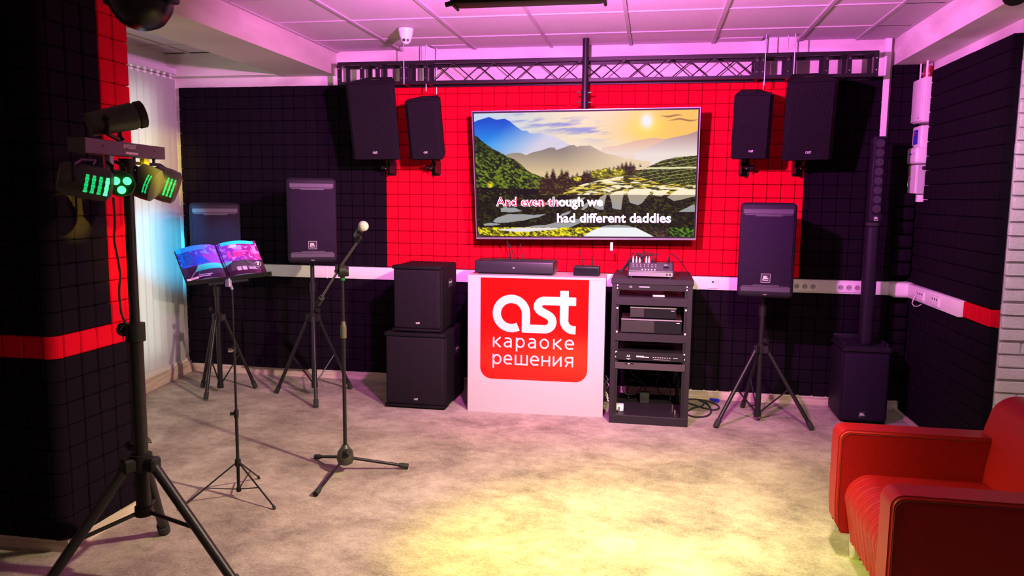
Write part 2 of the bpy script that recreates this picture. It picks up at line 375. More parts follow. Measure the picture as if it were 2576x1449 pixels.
# bay ceiling on the left
for j in range(len(ys)-1):
    for x0, x1 in ((-2.0, -1.78), (-1.78, -1.0)): ctile(x0, x1, ys[j+1], ys[j] if j else -.12)
m = MB().box(-1.79, -1.77, -8.5, -.12, H-.004, H+.016)
for y in ys[1:]: m.box(-2.0, -1.0, y-.01, y+.01, H-.003, H+.016)
m.build('ceiling_grid', BEAMPAINT, ceil, 0)
struct(MB().box(-1.01, -.55, -8.5, 0, BEAMZ, H+.1), 'trim_1', BEAMPAINT)       # dropped beam, left
struct(MB().box(3.65, 4.9, -8.5, .05, 2.497, H+.1), 'trim_2', PLASTER)         # dropped beam, right
struct(MB().rbox(3.583, 3.626, -.05, 0, 1.99, H, .004, 1), 'trim_3', PLASTIC_W)   # white vertical duct strip
# right return wall behind the side foam and the white brick pilaster
struct(MB().box(3.88, 4.9, -1.45, .2, 0, 2.5), 'wall_niche', PLASTER)
bw = struct(MB().box(3.885, 4.9, -1.475, -1.45, 0, 2.5), 'wall_brick', MORTAR)
bms = []
for k in range(3):
    bm = bmesh.new(); bmesh.ops.create_cube(bm, size=1); bmesh.ops.bevel(bm, geom=list(bm.edges), offset=.06, segments=1, affect='EDGES')
    for v in bm.verts: v.co += Vector((random.uniform(-.02, .02), random.uniform(-.1, .1), random.uniform(-.04, .04)))
    me = bpy.data.meshes.new('brick'); bm.to_mesh(me); bm.free(); me.materials.append(BRICKM); bms.append(me)
z = .005; row = 0
while z < 2.49:
    h = min(.0655, 2.495-z); x = 3.882; first = (.15, .27, .11, .22)[row % 4]
    while x < 4.6:
        w = first if x < 3.89 else .245
        o = bpy.data.objects.new('brick', bms[(row+int(x*10)) % 3]); COL.objects.link(o); o.parent = bw
        o.location = (x+w/2, -1.478-random.uniform(0, .003), z+h/2); o.scale = (w-.008, .024, h-.006)
        x += w
    z += .0715; row += 1

# ------------------------------------------------------------------ baseboards, trunking
struct(MB().box(-1.95, 3.83, -.030, 0, 0, .062).box(-1.95, 3.83, -.034, 0, .062, .082, 1), 'baseboard_back', [WOOD, BASEW])
struct(MB().prism([(-2.0, -.02), (-1.915, -.05), (-1.79, -.95), (-1.79, -2.6), (-2.0, -2.6)], 0, .10, 'z').prism([(-2.0, -.02), (-1.93, -.05), (-1.81, -.95), (-1.81, -2.6), (-2.0, -2.6)], .10, .125, 'z', 1), 'baseboard_left', [WOOD, BASEW])
struct(MB().box(3.80, 3.88, -1.45, -.03, 0, .012), 'baseboard_right', WOOD)
# pillar
pil = struct(MB().box(-1.0, -.45, -3.25, -2.755, 0, BEAMZ), 'pillar', WHITE)
struct(MB().box(-1.03, -.42, -3.27, -2.80, 0, .075).box(-1.0, -.425, -3.265, -2.80, .075, .082, 1), 'baseboard_pillar', [WOOD, BASEW])

# ------------------------------------------------------------------ acoustic foam
def tile_mesh(name, m):
    bm = bmesh.new(); bmesh.ops.create_cube(bm, size=1)
    for v in bm.verts: v.co = Vector((v.co.x*PITCHT*.972, v.co.y*.036, v.co.z*PITCHT*.972))
    fe = [e for e in bm.edges if all(v.co.y < 0 for v in e.verts)]+[e for e in bm.edges if abs(e.verts[0].co.y-e.verts[1].co.y) > .01]
    bmesh.ops.bevel(bm, geom=fe, offset=.005, segments=1, affect='EDGES')
    me = bpy.data.meshes.new(name); bm.to_mesh(me); bm.free(); me.materials.append(m); return me
TB, TR_ = tile_mesh('black_foam_tile', BLACK_FOAM), tile_mesh('red_foam_tile', RED_FOAM)
def foam(label, O, udir, u0, u1, z0, z1, red=False, phase=0., zphase=None, thick=.05, hide=(), bulge=None, name='acoustic_foam', limit=300, group='acoustic foam on the walls'):
    """grid of soft square foam blocks on a backing sheet. O: point of the wall plane, udir: direction to the viewer's right"""
    U = Vector(udir).normalized(); N = Vector((U.y, -U.x, 0))      # N points out of the wall
    rz = math.atan2(U.y, U.x); me = TR_ if red else TB; ma = RED_FOAM if red else BLACK_FOAM
    root = thing(name, label, 'foam panel', tuple(Vector(O)+U*((u0+u1)/2)+Vector((0, 0, z0))))
    M = Matrix.Translation(O) @ Matrix.Rotation(rz, 4, 'Z')
    MB().box(u0, u1, -(thick-.030), -.001, z0, z1, M=M).build('backing_sheet', ma, root, 0)
    cells = []
    us = sorted({u0, u1, *[phase+PITCHT*k for k in range(-60, 90) if u0+.012 < phase+PITCHT*k < u1-.012]})
    zp = z0 if zphase is None else zphase
    zs = sorted({z0, z1, *[zp+PITCHT*k for k in range(-30, 40) if z0+.012 < zp+PITCHT*k < z1-.012]})
    for i in range(len(us)-1):
        for j in range(len(zs)-1):
            uc, zc = (us[i]+us[i+1])/2, (zs[j]+zs[j+1])/2
            b = bulge(uc, zc) if bulge else 0.
            c = Vector(O)+U*uc+N*(thick-.018+random.uniform(-.0012, .0012)+b); c.z = zc
            px, py = proj(c); hid = any(a < px < cc and bb < py < d for a, bb, cc, d in hide)
            cells.append((hid, (c-CAM).length, c, (us[i+1]-us[i])/PITCHT, (zs[j+1]-zs[j])/PITCHT))
    cells.sort(key=lambda t: (t[0], t[1]))
    rest = MB()
    for k, (hid, d, c, sx, sz) in enumerate(cells):
        if k < limit:
            o = bpy.data.objects.new('foam_tile', me); COL.objects.link(o); o.parent = root; o.location = c-root.location
            o.rotation_euler = (0, random.uniform(-.006, .006), rz); o.scale = (sx, 1, sz)
        else:
            T = Matrix.Translation(c) @ Matrix.Rotation(rz, 4, 'Z') @ Matrix.Diagonal((sx, 1, sz, 1))
            rest.add([v.co for v in me.vertices], [list(p.vertices) for p in me.polygons], 0, T)
    if rest.v: tag(rest.build('foam_tiles', ma, root, 0), kind='stuff')
    return root
TVR = (1195, 285, 1750, 600); POD = (1180, 700, 1520, 1040); SUB = (970, 665, 1160, 1000); RSP = (1862, 515, 1995, 745)
foam('black foam blocks at upper left, from the blinds to the red foam', (0, 0, 0), (1, 0, 0), XL, -.124, .962, 2.42, phase=-.124, hide=[(722, 450, 848, 660), (480, 520, 595, 700)])
foam('red foam blocks behind the television', (0, 0, 0), (1, 0, 0), -.124, 3.085, .962, 2.42, red=True, phase=-.124, hide=[TVR, RSP, (1025, 240, 1105, 400), (1848, 230, 1940, 400), (1990, 190, 2090, 400)])
foam('black foam blocks right of the red foam, behind the speaker column', (0, 0, 0), (1, 0, 0), 3.085, XR, .962, 2.42, phase=-.124)
foam('narrow foam piece behind the speaker column, under the white duct strip', (0, 0, 0), (1, 0, 0), 3.581, 3.649, .962, 1.985, phase=-.124)
foam('black foam blocks in the far right corner beside the white alarm boxes', (0, 0, 0), (1, 0, 0), 3.65, 3.84, .962, 2.497, phase=-.124)
foam('long low band of black foam blocks under the white trunking', (0, 0, 0), (1, 0, 0), XL, 3.84, .075, .855, phase=-.124, hide=[POD, SUB, (1548, 700, 1725, 900), (2115, 880, 2230, 1060)], bulge=lambda u, z: .030 if (-1.42 < u < -.86 and z < .45) else 0.)
# side wall on the right (x = 3.88, viewer's right runs towards -y)
foam('black foam blocks on the right side wall above the trunking', (3.88, 0, 0), (0, -1, 0), .27, 1.476, .962, 2.42, phase=.27)
foam('black foam blocks on the right side wall below the trunking', (3.88, 0, 0), (0, -1, 0), .05, 1.476, .015, .855, phase=.05, zphase=.068)
foam('black foam blocks filling the right corner below the alarm boxes', (3.88, 0, 0), (0, -1, 0), .05, .27, .962, 1.53, phase=.05)
foam('red foam strip at the end of the right side wall, beside the brick', (3.88, 0, 0), (0, -1, 0), 1.10, 1.476, .860, .957, red=True, phase=1.10)
# foam boxing round the pipe in the corner
m = thing('pipe_boxing', 'black foam wrapped round the corner pipe below the alarm boxes', 'foam panel', (3.76, -.1, .3))
for k in range(15):
    z0 = 1.60-(k+1)*PITCHT
    if z0 < .30: break
    if .80 < z0+.05 < .99: continue
    MB().rbox(3.70, 3.82, -.16, -.055, z0+.003, z0+PITCHT-.003, .018, 2).build('foam_block', BLACK_FOAM, m)
# pillar: side facing right
foam('black foam blocks on the upper side of the near pillar', (-.45, 0, 0), (0, 1, 0), -3.25, -2.951, .949, 2.393, phase=-3.25, zphase=.949)
foam('red foam column up the far edge of the near pillar', (-.45, 0, 0), (0, 1, 0), -2.951, -2.755, .949, 2.393, red=True, phase=-3.25, zphase=.949)
foam('red foam band round the side of the near pillar', (-.45, 0, 0), (0, 1, 0), -3.25, -2.755, .851, .949, red=True, phase=-3.25)
foam('black foam blocks low on the side of the near pillar', (-.45, 0, 0), (0, 1, 0), -3.25, -2.755, .065, .851, phase=-3.25, zphase=.065)
foam('black foam blocks on the upper front of the near pillar', (0, -3.25, 0), (1, 0, 0), -1.0, -.455, .949, 2.393, phase=-.455, zphase=.949)
foam('red foam band across the front of the near pillar', (0, -3.25, 0), (1, 0, 0), -1.0, -.455, .851, .949, red=True, phase=-.455)
foam('black foam blocks low on the front of the near pillar', (0, -3.25, 0), (1, 0, 0), -1.0, -.455, .065, .851, phase=-.455, zphase=.065)
# rounded corner of the foam on the pillar
m = MB(); cx, cy = -.452, -3.252
for z0, z1, mi in [(.949+PITCHT*k, min(.949+PITCHT*(k+1), 2.393), 0) for k in range(15)]+[(.851, .949, 1)]+[(.065+PITCHT*k, min(.065+PITCHT*(k+1), .851), 0) for k in range(8)]:
    if z1-z0 < .01: continue
    poly = [(cx, cy)]+[(cx+.049*math.cos(math.radians(a)), cy+.047*math.sin(math.radians(a))) for a in range(-90, 1, 15)]
    m.prism(poly, z0+.002, z1-.002, 'z', mi)
tag(m.build('corner_foam', [BLACK_FOAM, RED_FOAM]), 'rounded foam edge down the corner of the near pillar, with one red block', 'foam panel')

# white trunking with sockets (a continuous run along both walls)
tr = thing('cable_trunking', 'white plastic cable trunking running along the wall at table height', 'trunking', (1, 0, .86))
MB().rbox(-1.93, 3.82, -.072, 0, .858, .957, .006, 2).build('trunking_run', PLASTIC_W, tr)
MB().rbox(3.805, 3.88, -1.10, -.01, .858, .957, .006, 2).build('side_run', PLASTIC_W, tr)
MB().rbox(3.70, 3.875, -.17, -.01, .852, .963, .03, 4).build('corner_piece', PLASTIC_W, tr)
for x0 in (-.64, 1.0, 2.35): MB().rbox(x0, x0+.012, -.0735, -.07, .856, .959, .001, 1).build('joint_cover', PLASTIC_W, tr)
def socket_plate(cx, n, round_=True, side=False, w=.058):
    t = thing('socket_plate', '', 'socket', (cx, -.073, .9075) if not side else (3.804, cx, .9075))
    W_ = n*w/2+.012
    Mx = Matrix.Identity(4) if not side else Matrix.Rotation(-PI/2, 4, 'Z')
    MB().rbox(-W_, W_, -.006, 0, -.036, .036, .002, 1, M=Mx).build('frame', PLASTIC_W, t, world=False)
    for i in range(n):
        c = (i-(n-1)/2)*w
        if round_:
            q = MB().lathe([(.023, 0), (.023, .003), (.019, .003), (.019, -.004)], 18, M=Mx @ Matrix.Translation((c, -.006, 0)) @ Matrix.Rotation(PI/2, 4, 'X'))
            q.build('socket', PLASTIC_W, t, world=False)
            MB().lathe([(.0188, .0), (.0188, .0005)], 18, M=Mx @ Matrix.Translation((c, -.0065, 0)) @ Matrix.Rotation(PI/2, 4, 'X')).build('socket_face', GREY, t, world=False)
            h = MB()
            for dx in (-.009, .009): h.cyl(Mx @ Vector((c+dx, -.0068, 0)), Mx @ Vector((c+dx, -.0085, 0)), .0028, n=8)
            h.build('pin_holes', BLK, t, world=False)
        else:
            MB().rbox(c-.02, c+.02, -.010, -.004, -.026, .026, .002, 1, M=Mx).build('module', PLASTIC_W, t, world=False)
            MB().box(c-.008, c+.008, -.0112, -.009, .008, .018, M=Mx).build('port', BLK, t, world=False)
    return t
socket_plate(ony(2024, 722, -.073).x, 3)['label'] = 'triple wall socket behind the right tripod speaker, in its shadow'
socket_plate(ony(2135, 726, -.073).x, 3)['label'] = 'triple wall socket left of the speaker column'
t = socket_plate(ony(1793, 716, -.073).x, 1, False); t['label'] = 'small double data outlet in the trunking right of the equipment rack'
t = socket_plate(onx(2318, 742, 3.804).y, 3, False, True, .04); t['label'] = 'triple outlet on the right wall nearest the corner, with a white cord'
t = socket_plate(onx(2355, 756, 3.804).y, 3, False, True, .04); t['label'] = 'triple outlet on the right wall nearer to the red foam strip'
a = onx(2303, 752, 3.80)
tag(MB().tube([a+Vector((0, 0, .03)), a+Vector((-.012, .0, 0)), a+Vector((-.02, .0, -.03)), a+Vector((-.02, -.04, -.045)), a+Vector((-.012, -.09, -.04)), a+Vector((0, -.12, -.022))], .003, 6).build('cord', PLASTIC_W), 'short white cord looping under the corner outlet', 'cord')

# ------------------------------------------------------------------ blinds
bl = thing('vertical_blind', 'white vertical blind hanging in front of the bright window', 'blind', (-1.93, -1.0, 2.5))
MB().rbox(-1.97, -1.905, -2.6, -.105, 2.515, 2.565, .004, 1).build('head_rail', mat('rail_lilac', (.66, .60, .68), .4), bl)
BF = blind_mat(); slat_me = None; ny = int((2.6-.1)/.0805)
for k in range(ny):
    y = -.165-.0805*k
    if slat_me is None:
        mb = MB(); n = 5; vs = []
        for i in range(n): t = i/(n-1)-.5; vs += [(.006*math.cos(t*PI), t*.089, .105), (.006*math.cos(t*PI), t*.089, 2.475)]
        mb.add(vs, [(2*i, 2*i+2, 2*i+3, 2*i+1) for i in range(n-1)])
        slat_me = mb.build('slat', BF, None, 60); so = slat_me; so.parent = bl; slat_me = so.data
    else: so = bpy.data.objects.new('slat', slat_me); COL.objects.link(so); so.parent = bl
    so.location = (0, y-bl.location.y, -2.5); so.rotation_euler = (0, 0, math.radians(-9))
    m = MB().cyl((-1.93, y, 2.475), (-1.93, y, 2.51), .003, n=6).rbox(-1.938, -1.922, y-.012, y+.012, 2.472, 2.492, .003, 1).rbox(-1.94, -1.92, y-.01, y+.01, 2.50, 2.516, .003, 1)
    m.build('hook', PLASTIC_W, bl)
    if k < 12:
        MB().rbox(-1.9345, -1.9255, y-.042, y+.042, .098, .128, .002, 1).build('bottom_weight', mat('weight_lilac', (.52, .42, .54), .5), bl)
        MB().tube([(-1.922, y-.006-.068*i/8, .118-.045*math.sin(PI*i/8)) for i in range(9)], .0016, 5).build('bead_chain', PLASTIC_W, bl)
MB().cyl((-1.945, -2.6, 2.508), (-1.945, -.11, 2.508), .004, n=6).build('rail_rod', CHROME, bl)

# ------------------------------------------------------------------ truss
TX0, TX1, TZ0, TZ1, TY0, TY1 = -.440, 3.493, 2.388, 2.563, -.25, -.08
tr = thing('lighting_truss', 'long black steel box truss across the top of the wall', 'truss', (1.5, -.25, TZ0))
LX, RX = .30, 2.70
for nm, y, z in (('chord', TY0, TZ1), ('chord', TY1, TZ1), ('chord', TY0, TZ0), ('chord', TY1, TZ0)):
    zz = z-.024 if z == TZ1 else z; MB().box(TX0, TX1, y, y+.024, zz, zz+.024).build(nm, BLK, tr, 0)
def diag(x0, x1, z0, z1, y, r=.0042): MB().cyl((x0, y, z0), (x1, y, z1), r, n=6).build('diagonal', BLK, tr)
P_ = .318; zb, zt = TZ0+.02, TZ1-.02
for yy, ph in ((TY0+.012, 0.), (TY1+.012, P_/2)):
    x = LX+.03-ph
    while x < RX-.02:
        for a, b, za, zb_ in ((x, x+P_/2, zb, zt), (x+P_/2, x+P_, zt, zb)):
            if a >= LX-.02 and b <= RX+.02: diag(a, b, za, zb_, yy)
        x += P_
x = LX+.03+P_/2
while x < RX:
    MB().box(x-.009, x+.009, TY0+.004, TY0+.02, TZ1-.036, TZ1-.022).build('node_plate', BLK, tr, 0); MB().box(x-P_/2-.01, x-P_/2+.01, TY1+.004, TY1+.02, TZ1-.036, TZ1-.022).build('node_plate', BLK, tr, 0); x += P_
for x in [TX0, -.255, -.13, .065, .105, .255, 2.675, 2.715, 2.885, 2.925, 3.14, 3.29, TX1-.03]:
    w = .03
    for y in (TY0-.002, TY1+.002): MB().box(x, x+w, y, y+.02, TZ0+.02, TZ1-.02).build('upright', BLK, tr, 0)
    b = MB()
    for z in (TZ0+.045, TZ1-.05): b.cyl((x+w/2, TY0-.002, z), (x+w/2, TY0-.007, z), .0045, n=8)
    b.build('bolt', CHROME, tr)
for x in [TX0, -.13, .085, .27, 2.69, 2.90, 3.29, TX1-.03]:
    MB().box(x, x+.024, TY0+.0242, TY1-.0002, TZ1-.021, TZ1-.001).build('crosspiece', BLK, tr, 0); MB().box(x, x+.024, TY0+.0242, TY1-.0002, TZ0+.001, TZ0+.021).build('crosspiece', BLK, tr, 0)
hang = MAT_H = mat('galvanised', (.5, .5, .6), .35, metal=.8)
for (x, y) in ((.10, TY0-.004), (.17, TY1+.03), (.265, TY0+.03), (.30, TY1+.03), (2.745, TY0-.004), (2.765, TY1+.02), (2.90, TY0+.05), (2.94, TY0-.004)):
    MB().cyl((x, y, TZ0-.05 if x in (.265, .30, 2.745, 2.765) else TZ0), (x, y, H+.02), .0042, n=8).build('hanger_rod', hang, tr)
# dark cavity seen through the holes is the real space above the tiles
# ------------------------------------------------------------------ television on a pole
tvp = thing('television_pole', 'black ceiling pole carrying the television, crossing the truss', 'pole', (1.487, -.295, 1.9))
px_, py_ = 1.488, -.295
MB().cyl((px_, py_, 1.98), (px_, py_, H), .023, n=24).build('tube', BLK, tvp)
MB().cyl((px_, py_, 2.19), (px_, py_, 2.325), .0275, n=24).build('clamp', BLK, tvp)
b = MB()
for z in (2.227, 2.297):
    for s in (-1, 1): b.cyl((px_+s*.03, py_-.03, z), (px_+s*.055, py_-.045, z), .006, n=8)
b.build('bolt', CHROME, tvp)
tv = thing('television', 'large flat television showing rice terraces at sunset and song lyrics', 'television', (1.49, -.30, 1.22))
TL, TRr, BL_, BR = Vector((.661, -.375, 2.168)), Vector((2.311, -.375, 2.182)), Vector((.675, -.255, 1.218)), Vector((2.318, -.255, 1.243))
def quad(u, v): return (TL*(1-u)+TRr*u)*v+(BL_*(1-u)+BR*u)*(1-v)          # v up
nrm = (TRr-TL).cross(TL-BL_).normalized()
if nrm.y > 0: nrm = -nrm
def slab(mb, u0, u1, v0, v1, d0, d1):
    vs = [quad(u, v)+nrm*d for u in (u0, u1) for v in (v0, v1) for d in (d0, d1)]
    mb.add(vs, [(0, 1, 3, 2), (4, 6, 7, 5), (0, 4, 5, 1), (2, 3, 7, 6), (0, 2, 6, 4), (1, 5, 7, 3)]); return mb
slab(MB(), .0, 1, 0, 1, -.03, 0).build('panel_body', BLKP, tv, 0)
slab(MB(), .18, .82, .06, .60, -.065, -.03).build('rear_housing', BLKP, tv, 0)
m = MB(); e = .0030
slab(m, 0, e, 0, 1, -.03, .004); slab(m, 1-e, 1, 0, 1, -.03, .004); slab(m, 0, 1, 1-.005, 1, -.03, .004); slab(m, 0, 1, 0, .014, -.03, .005)
m.build('frame', SILV, tv, 0)
MB().box(1.70, 1.72, -.30, -.292, 1.155, 1.215).build('label_tag', WHITE, tv, 0)
# the picture on the screen, painted point by point from simple shapes
GW, GH = 640, 360
U0, U1, V0, V1 = .0095, .9905, .024, .982
gu, gv = np.meshgrid(np.linspace(0, 1, GW), np.linspace(0, 1, GH))    # gv up
PXc = 1191+(1757-1191)*gu+(1-gv)*(12-21*gu); PYc = (283-11.5*gu)*gv+(595+2*gu)*(1-gv)
rng = np.random.RandomState(3)
def vnoise(x, y, seed):
    r = np.random.RandomState(seed); G = r.rand(256, 256); xi = np.floor(x).astype(int); yi = np.floor(y).astype(int); fx = x-xi; fy = y-yi
    fx = fx*fx*(3-2*fx); fy = fy*fy*(3-2*fy); g = lambda a, b: G[a % 256, b % 256]
    return (g(xi, yi)*(1-fx)+g(xi+1, yi)*fx)*(1-fy)+(g(xi, yi+1)*(1-fx)+g(xi+1, yi+1)*fx)*fy
def fbm(x, y, seed, o=4): return sum(vnoise(x*2**k, y*2**k, seed+k)*.5**(k+1) for k in range(o))/(1-.5**o)
def srgb(c): c = np.asarray(c, float)/255; return np.where(c <= .04045, c/12.92, ((c+.055)/1.055)**2.4)
def inpoly(X, Y, P):
    ins = np.zeros(X.shape, bool); n = len(P)
    for i in range(n):
        x0, y0 = P[i]; x1, y1 = P[(i+1) % n]
        if y0 == y1: continue
        c = ((y0 > Y) != (y1 > Y)) & (X < (x1-x0)*(Y-y0)/(y1-y0)+x0); ins ^= c
    return ins
def mixc(a, b, t): t = np.clip(t, 0, 1)[..., None]; return np.asarray(a, float)*(1-t)+np.asarray(b, float)*t
def put(img, mask, col):
    mk = mask.astype(float)[..., None] if mask.dtype == bool else mask[..., None]; return img*(1-mk)+col*mk
X, Y = PXc, PYc
img = mixc(mixc((196, 214, 240), (243, 224, 190), (X-1210)/230), (250, 196, 96), (X-1480)/200)
img = mixc(img, (244, 226, 205), (Y-335)/50)
sun = np.exp(-(((X-1632)/42)**2+((Y-312)/34)**2)); img = put(img, sun*.85, np.array((255, 222, 70.)))
sun = np.exp(-(((X-1632)/15)**2+((Y-300)/18)**2)); img = put(img, np.clip(sun*1.2, 0, 1), np.array((236, 240, 255.)))
cl = fbm((X-Y*.6)/58, (Y+X*.10)/9, 11); band = np.exp(-((Y-(292+(X-1300)*.16))/22)**2)*np.clip((1560-X)/60, 0, 1)*np.clip((X-1265)/50, 0, 1)
img = put(img, np.clip((cl-.47)*5, 0, 1)*band*.85, np.array((132, 140, 214.)))
for cx_, cy_, w_, h_ in ((1692, 287, 26, 2.6), (1722, 297, 36, 2.6)):
    img = put(img, np.clip(1.3-((X-cx_)/w_)**2-((Y-cy_+2*np.sin(X/9))/h_)**2, 0, 1)*.7, np.array((130, 85, 60.)))
far = inpoly(X, Y, [(1185, 307), (1200, 300), (1218, 295), (1232, 291), (1241, 295), (1252, 298), (1272, 295), (1285, 301), (1300, 313), (1318, 325), (1330, 325), (1338, 331), (1350, 332), (1365, 330), (1385, 336), (1400, 339), (1420, 348), (1442, 361), (1470, 420), (1185, 420)])
img = put(img, far, mixc(mixc((10, 78, 205), (40, 150, 240), (Y-300)/60), (214, 208, 226), np.clip((X-1235)/150+(Y-340)/120, 0, 1)))
img = put(img, inpoly(X, Y, [(1520, 366), (1560, 362), (1600, 350), (1630, 345), (1648, 341), (1670, 344), (1700, 348), (1720, 420), (1520, 420)]), mixc((228, 180, 150), (238, 216, 200), (Y-345)/35))
img = put(img, inpoly(X, Y, [(1600, 382), (1630, 370), (1655, 358), (1682, 344), (1710, 338), (1730, 334), (1762, 322), (1762, 430), (1600, 430)]), mixc((186, 150, 148), (236, 222, 214), (Y-332)/50))
mid = inpoly(X, Y, [(1275, 385), (1298, 380), (1312, 380), (1328, 386), (1345, 379), (1368, 374), (1388, 367), (1401, 367), (1406, 373), (1425, 367), (1440, 361), (1450, 360), (1460, 365), (1467, 362), (1480, 362), (1490, 361), (1500, 366), (1515, 374), (1530, 381), (1555, 386), (1580, 394), (1610, 398), (1640, 402), (1640, 470), (1275, 470)])
img = put(img, mid, mixc(mixc((140, 128, 120), (222, 196, 150), (Y-372)/60), (232, 208, 170), (X-1420)/160))
fr = fbm((X+Y*.6)/7, (Y-X*.5)/3.2, 21, 4); n2 = fbm(X/26, Y/26, 31, 3)
slope = inpoly(X, Y, [(1185, 332), (1200, 340), (1215, 353), (1240, 370), (1262, 380), (1280, 390), (1300, 398), (1318, 412), (1330, 424), (1345, 432), (1380, 445), (1420, 460), (1420, 500), (1185, 500)])
cfor = mixc((12, 26, 8), (118, 138, 24), np.clip((fr-.40)*3.2*(.4+np.clip((Y-350)/90, 0, 1)), 0, 1))
cfor = mixc(cfor, (120, 92, 62), np.clip((X-1330)/40, 0, 1)*np.clip(n2*1.6-.3, 0, 1)); img = put(img, slope, cfor)
img = put(img, inpoly(X, Y, [(1185, 468), (1420, 474), (1420, 500), (1185, 500)]), mixc((10, 14, 6), (150, 140, 20), np.clip((fr-.56)*5, 0, 1)*np.clip(1-abs(X-1245)/60, 0, 1)))
img = put(img, inpoly(X, Y, [(1360, 500), (1368, 450), (1440, 442), (1520, 432), (1762, 408), (1762, 600), (1360, 600)]), mixc((44, 40, 10), (170, 160, 40), np.clip((fbm(X/16, Y/3.2, 41)-.45)*4, 0, 1)))
tc = mixc((44, 30, 12), (110, 88, 26), np.clip((fr-.5)*4, 0, 1))
for x0, y0, w_ in ((1382, 425, 7), (1398, 418, 8), (1372, 440, 9), (1412, 436, 8), (1420, 419, 7), (1430, 424, 9), (1435, 421, 5), (1448, 434, 8), (1459, 428, 7), (1477, 423, 8), (1484, 421, 7), (1492, 421, 6), (1540, 414, 8), (1551, 412, 7), (1562, 409, 8), (1572, 403, 8), (1582, 400, 8), (1593, 400, 7), (1601, 405, 7), (1617, 405, 6)):
    yb_ = 486 if x0 < 1440 else (470 if x0 < 1500 else (432 if x0 < 1605 else 416))
    img = put(img, inpoly(X+2*np.sin(Y*1.7), Y, [(x0, y0), (x0+w_, y0+22), (x0+w_*1.5, yb_), (x0-w_*1.5, yb_), (x0-w_, y0+22)]) & (Y < yb_), tc)
yl = mixc((96, 92, 12), (236, 216, 40), np.clip((fr-.36)*3, 0, 1))
for cx_, cy_, w_, h_ in ((1512, 432, 18, 10), (1562, 428, 18, 9), (1530, 426, 10, 8), (1460, 446, 10, 6), (1234, 461, 7, 9)):
    img = put(img, ((X-cx_)/w_)**2+((Y-cy_)/h_)**2+(fr-.5)*.6 < 1, yl)
tq = inpoly(X, Y, [(1668, 400), (1676, 397), (1702, 391), (1730, 388), (1762, 386), (1762, 490), (1560, 470), (1600, 436), (1630, 418)])
st = np.abs(((Y+(X-1600)*.16+6*fbm(X/40, Y/12, 51))/8.5) % 1-.5)
img = put(img, tq, mixc(mixc((28, 34, 6), (98, 108, 20), np.clip((fr-.4)*3, 0, 1)), (205, 205, 120), np.clip((.07-st)*18, 0, 1)*np.clip((X-1580)/40, 0, 1)))
img = put(img, inpoly(X, Y, [(1628, 417), (1757, 414), (1757, 419), (1628, 421)]), np.array((228, 222, 170.)))
# glittering paddies, lighter above the lyric band
lt = np.array((255, 240, 205.)); yb2 = mixc((120, 110, 14), (240, 214, 50), np.clip((fr-.4)*3, 0, 1))
img = put(img, inpoly(X, Y, [(1420, 486), (1440, 470), (1480, 458), (1540, 444), (1600, 436), (1660, 456), (1757, 462), (1757, 488), (1420, 490)]), mixc(mixc((58, 56, 10), (224, 196, 60), np.clip((fbm(X/14, Y/2.6, 61)-.45)*5, 0, 1)), lt, np.clip((fbm(X/22, Y/5, 71)-.50)*7, 0, 1)))
DK = mixc((18, 22, 4), (112, 112, 18), np.clip((fr-.42)*3.4, 0, 1)*np.clip(n2*1.5, 0, 1))
img = put(img, (Y > 487) & (Y < 600), DK)
ponds = [[(1500, 520), (1506, 505), (1520, 492), (1534, 484), (1526, 520), (1527, 526), (1516, 526)], [(1540, 488), (1556, 478), (1578, 475), (1573, 500), (1570, 526), (1548, 522), (1547, 508)],
         [(1585, 487), (1590, 474), (1612, 470), (1645, 474), (1636, 490), (1622, 508), (1612, 514), (1592, 508)], [(1646, 488), (1655, 476), (1690, 474), (1680, 484), (1668, 492)],
         [(1683, 492), (1700, 478), (1722, 472), (1752, 472), (1750, 492), (1700, 502)], [(1710, 530), (1735, 518), (1750, 512), (1750, 532)],
         [(1262, 523), (1275, 520), (1300, 521), (1318, 530), (1290, 533), (1262, 532)], [(1240, 556), (1255, 545), (1280, 538), (1320, 538), (1350, 540), (1380, 537), (1360, 546), (1320, 554), (1280, 559), (1250, 560)],
         [(1216, 563), (1236, 560), (1262, 563), (1250, 567), (1220, 567)], [(1310, 514), (1370, 508), (1440, 498), (1480, 494), (1475, 500), (1400, 512), (1330, 518)], [(1420, 536), (1444, 528), (1440, 536), (1412, 546)],
         [(1300, 573), (1380, 565), (1430, 555), (1480, 548), (1470, 560), (1440, 573)], [(1470, 527), (1478, 512), (1490, 504), (1486, 520), (1476, 527)], [(1518, 572), (1530, 567), (1560, 565), (1590, 568), (1605, 574)]]
for P in ponds: img = put(img, inpoly(X+3*(fr-.5), Y+4*(n2-.5), P), mixc(lt, (236, 238, 240), (Y-492)/30))
img = put(img, Y > 572, mixc((52, 52, 8), (250, 232, 30), np.clip((fr-.34)*3.4, 0, 1)))
img = put(img, (X > 1680) & (Y > 572), mixc((16, 30, 6), (96, 150, 30), np.clip((fr-.42)*4, 0, 1)))
img = put(img, (X > 1590) & (X < 1690) & (Y > 572), mixc((34, 26, 14), (104, 88, 60), np.clip((fr-.45)*3, 0, 1)))
img = put(img, inpoly(X, Y, [(1470, 600), (1498, 580), (1520, 572), (1606, 572), (1640, 590), (1655, 600)]), np.array((240, 243, 244.)))
img = put(img, inpoly(X, Y, [(1250, 578), (1310, 573), (1420, 573), (1400, 578), (1330, 584), (1290, 583)]), np.array((236, 226, 226.)))
img = put(img, (Y > 487) & (Y < 572.5), img*.66)
lin = srgb(np.clip(img, 0, 255))
vs = []; off = tv.location
A_ = quad(0, 0); P00 = quad(U0, V0); 
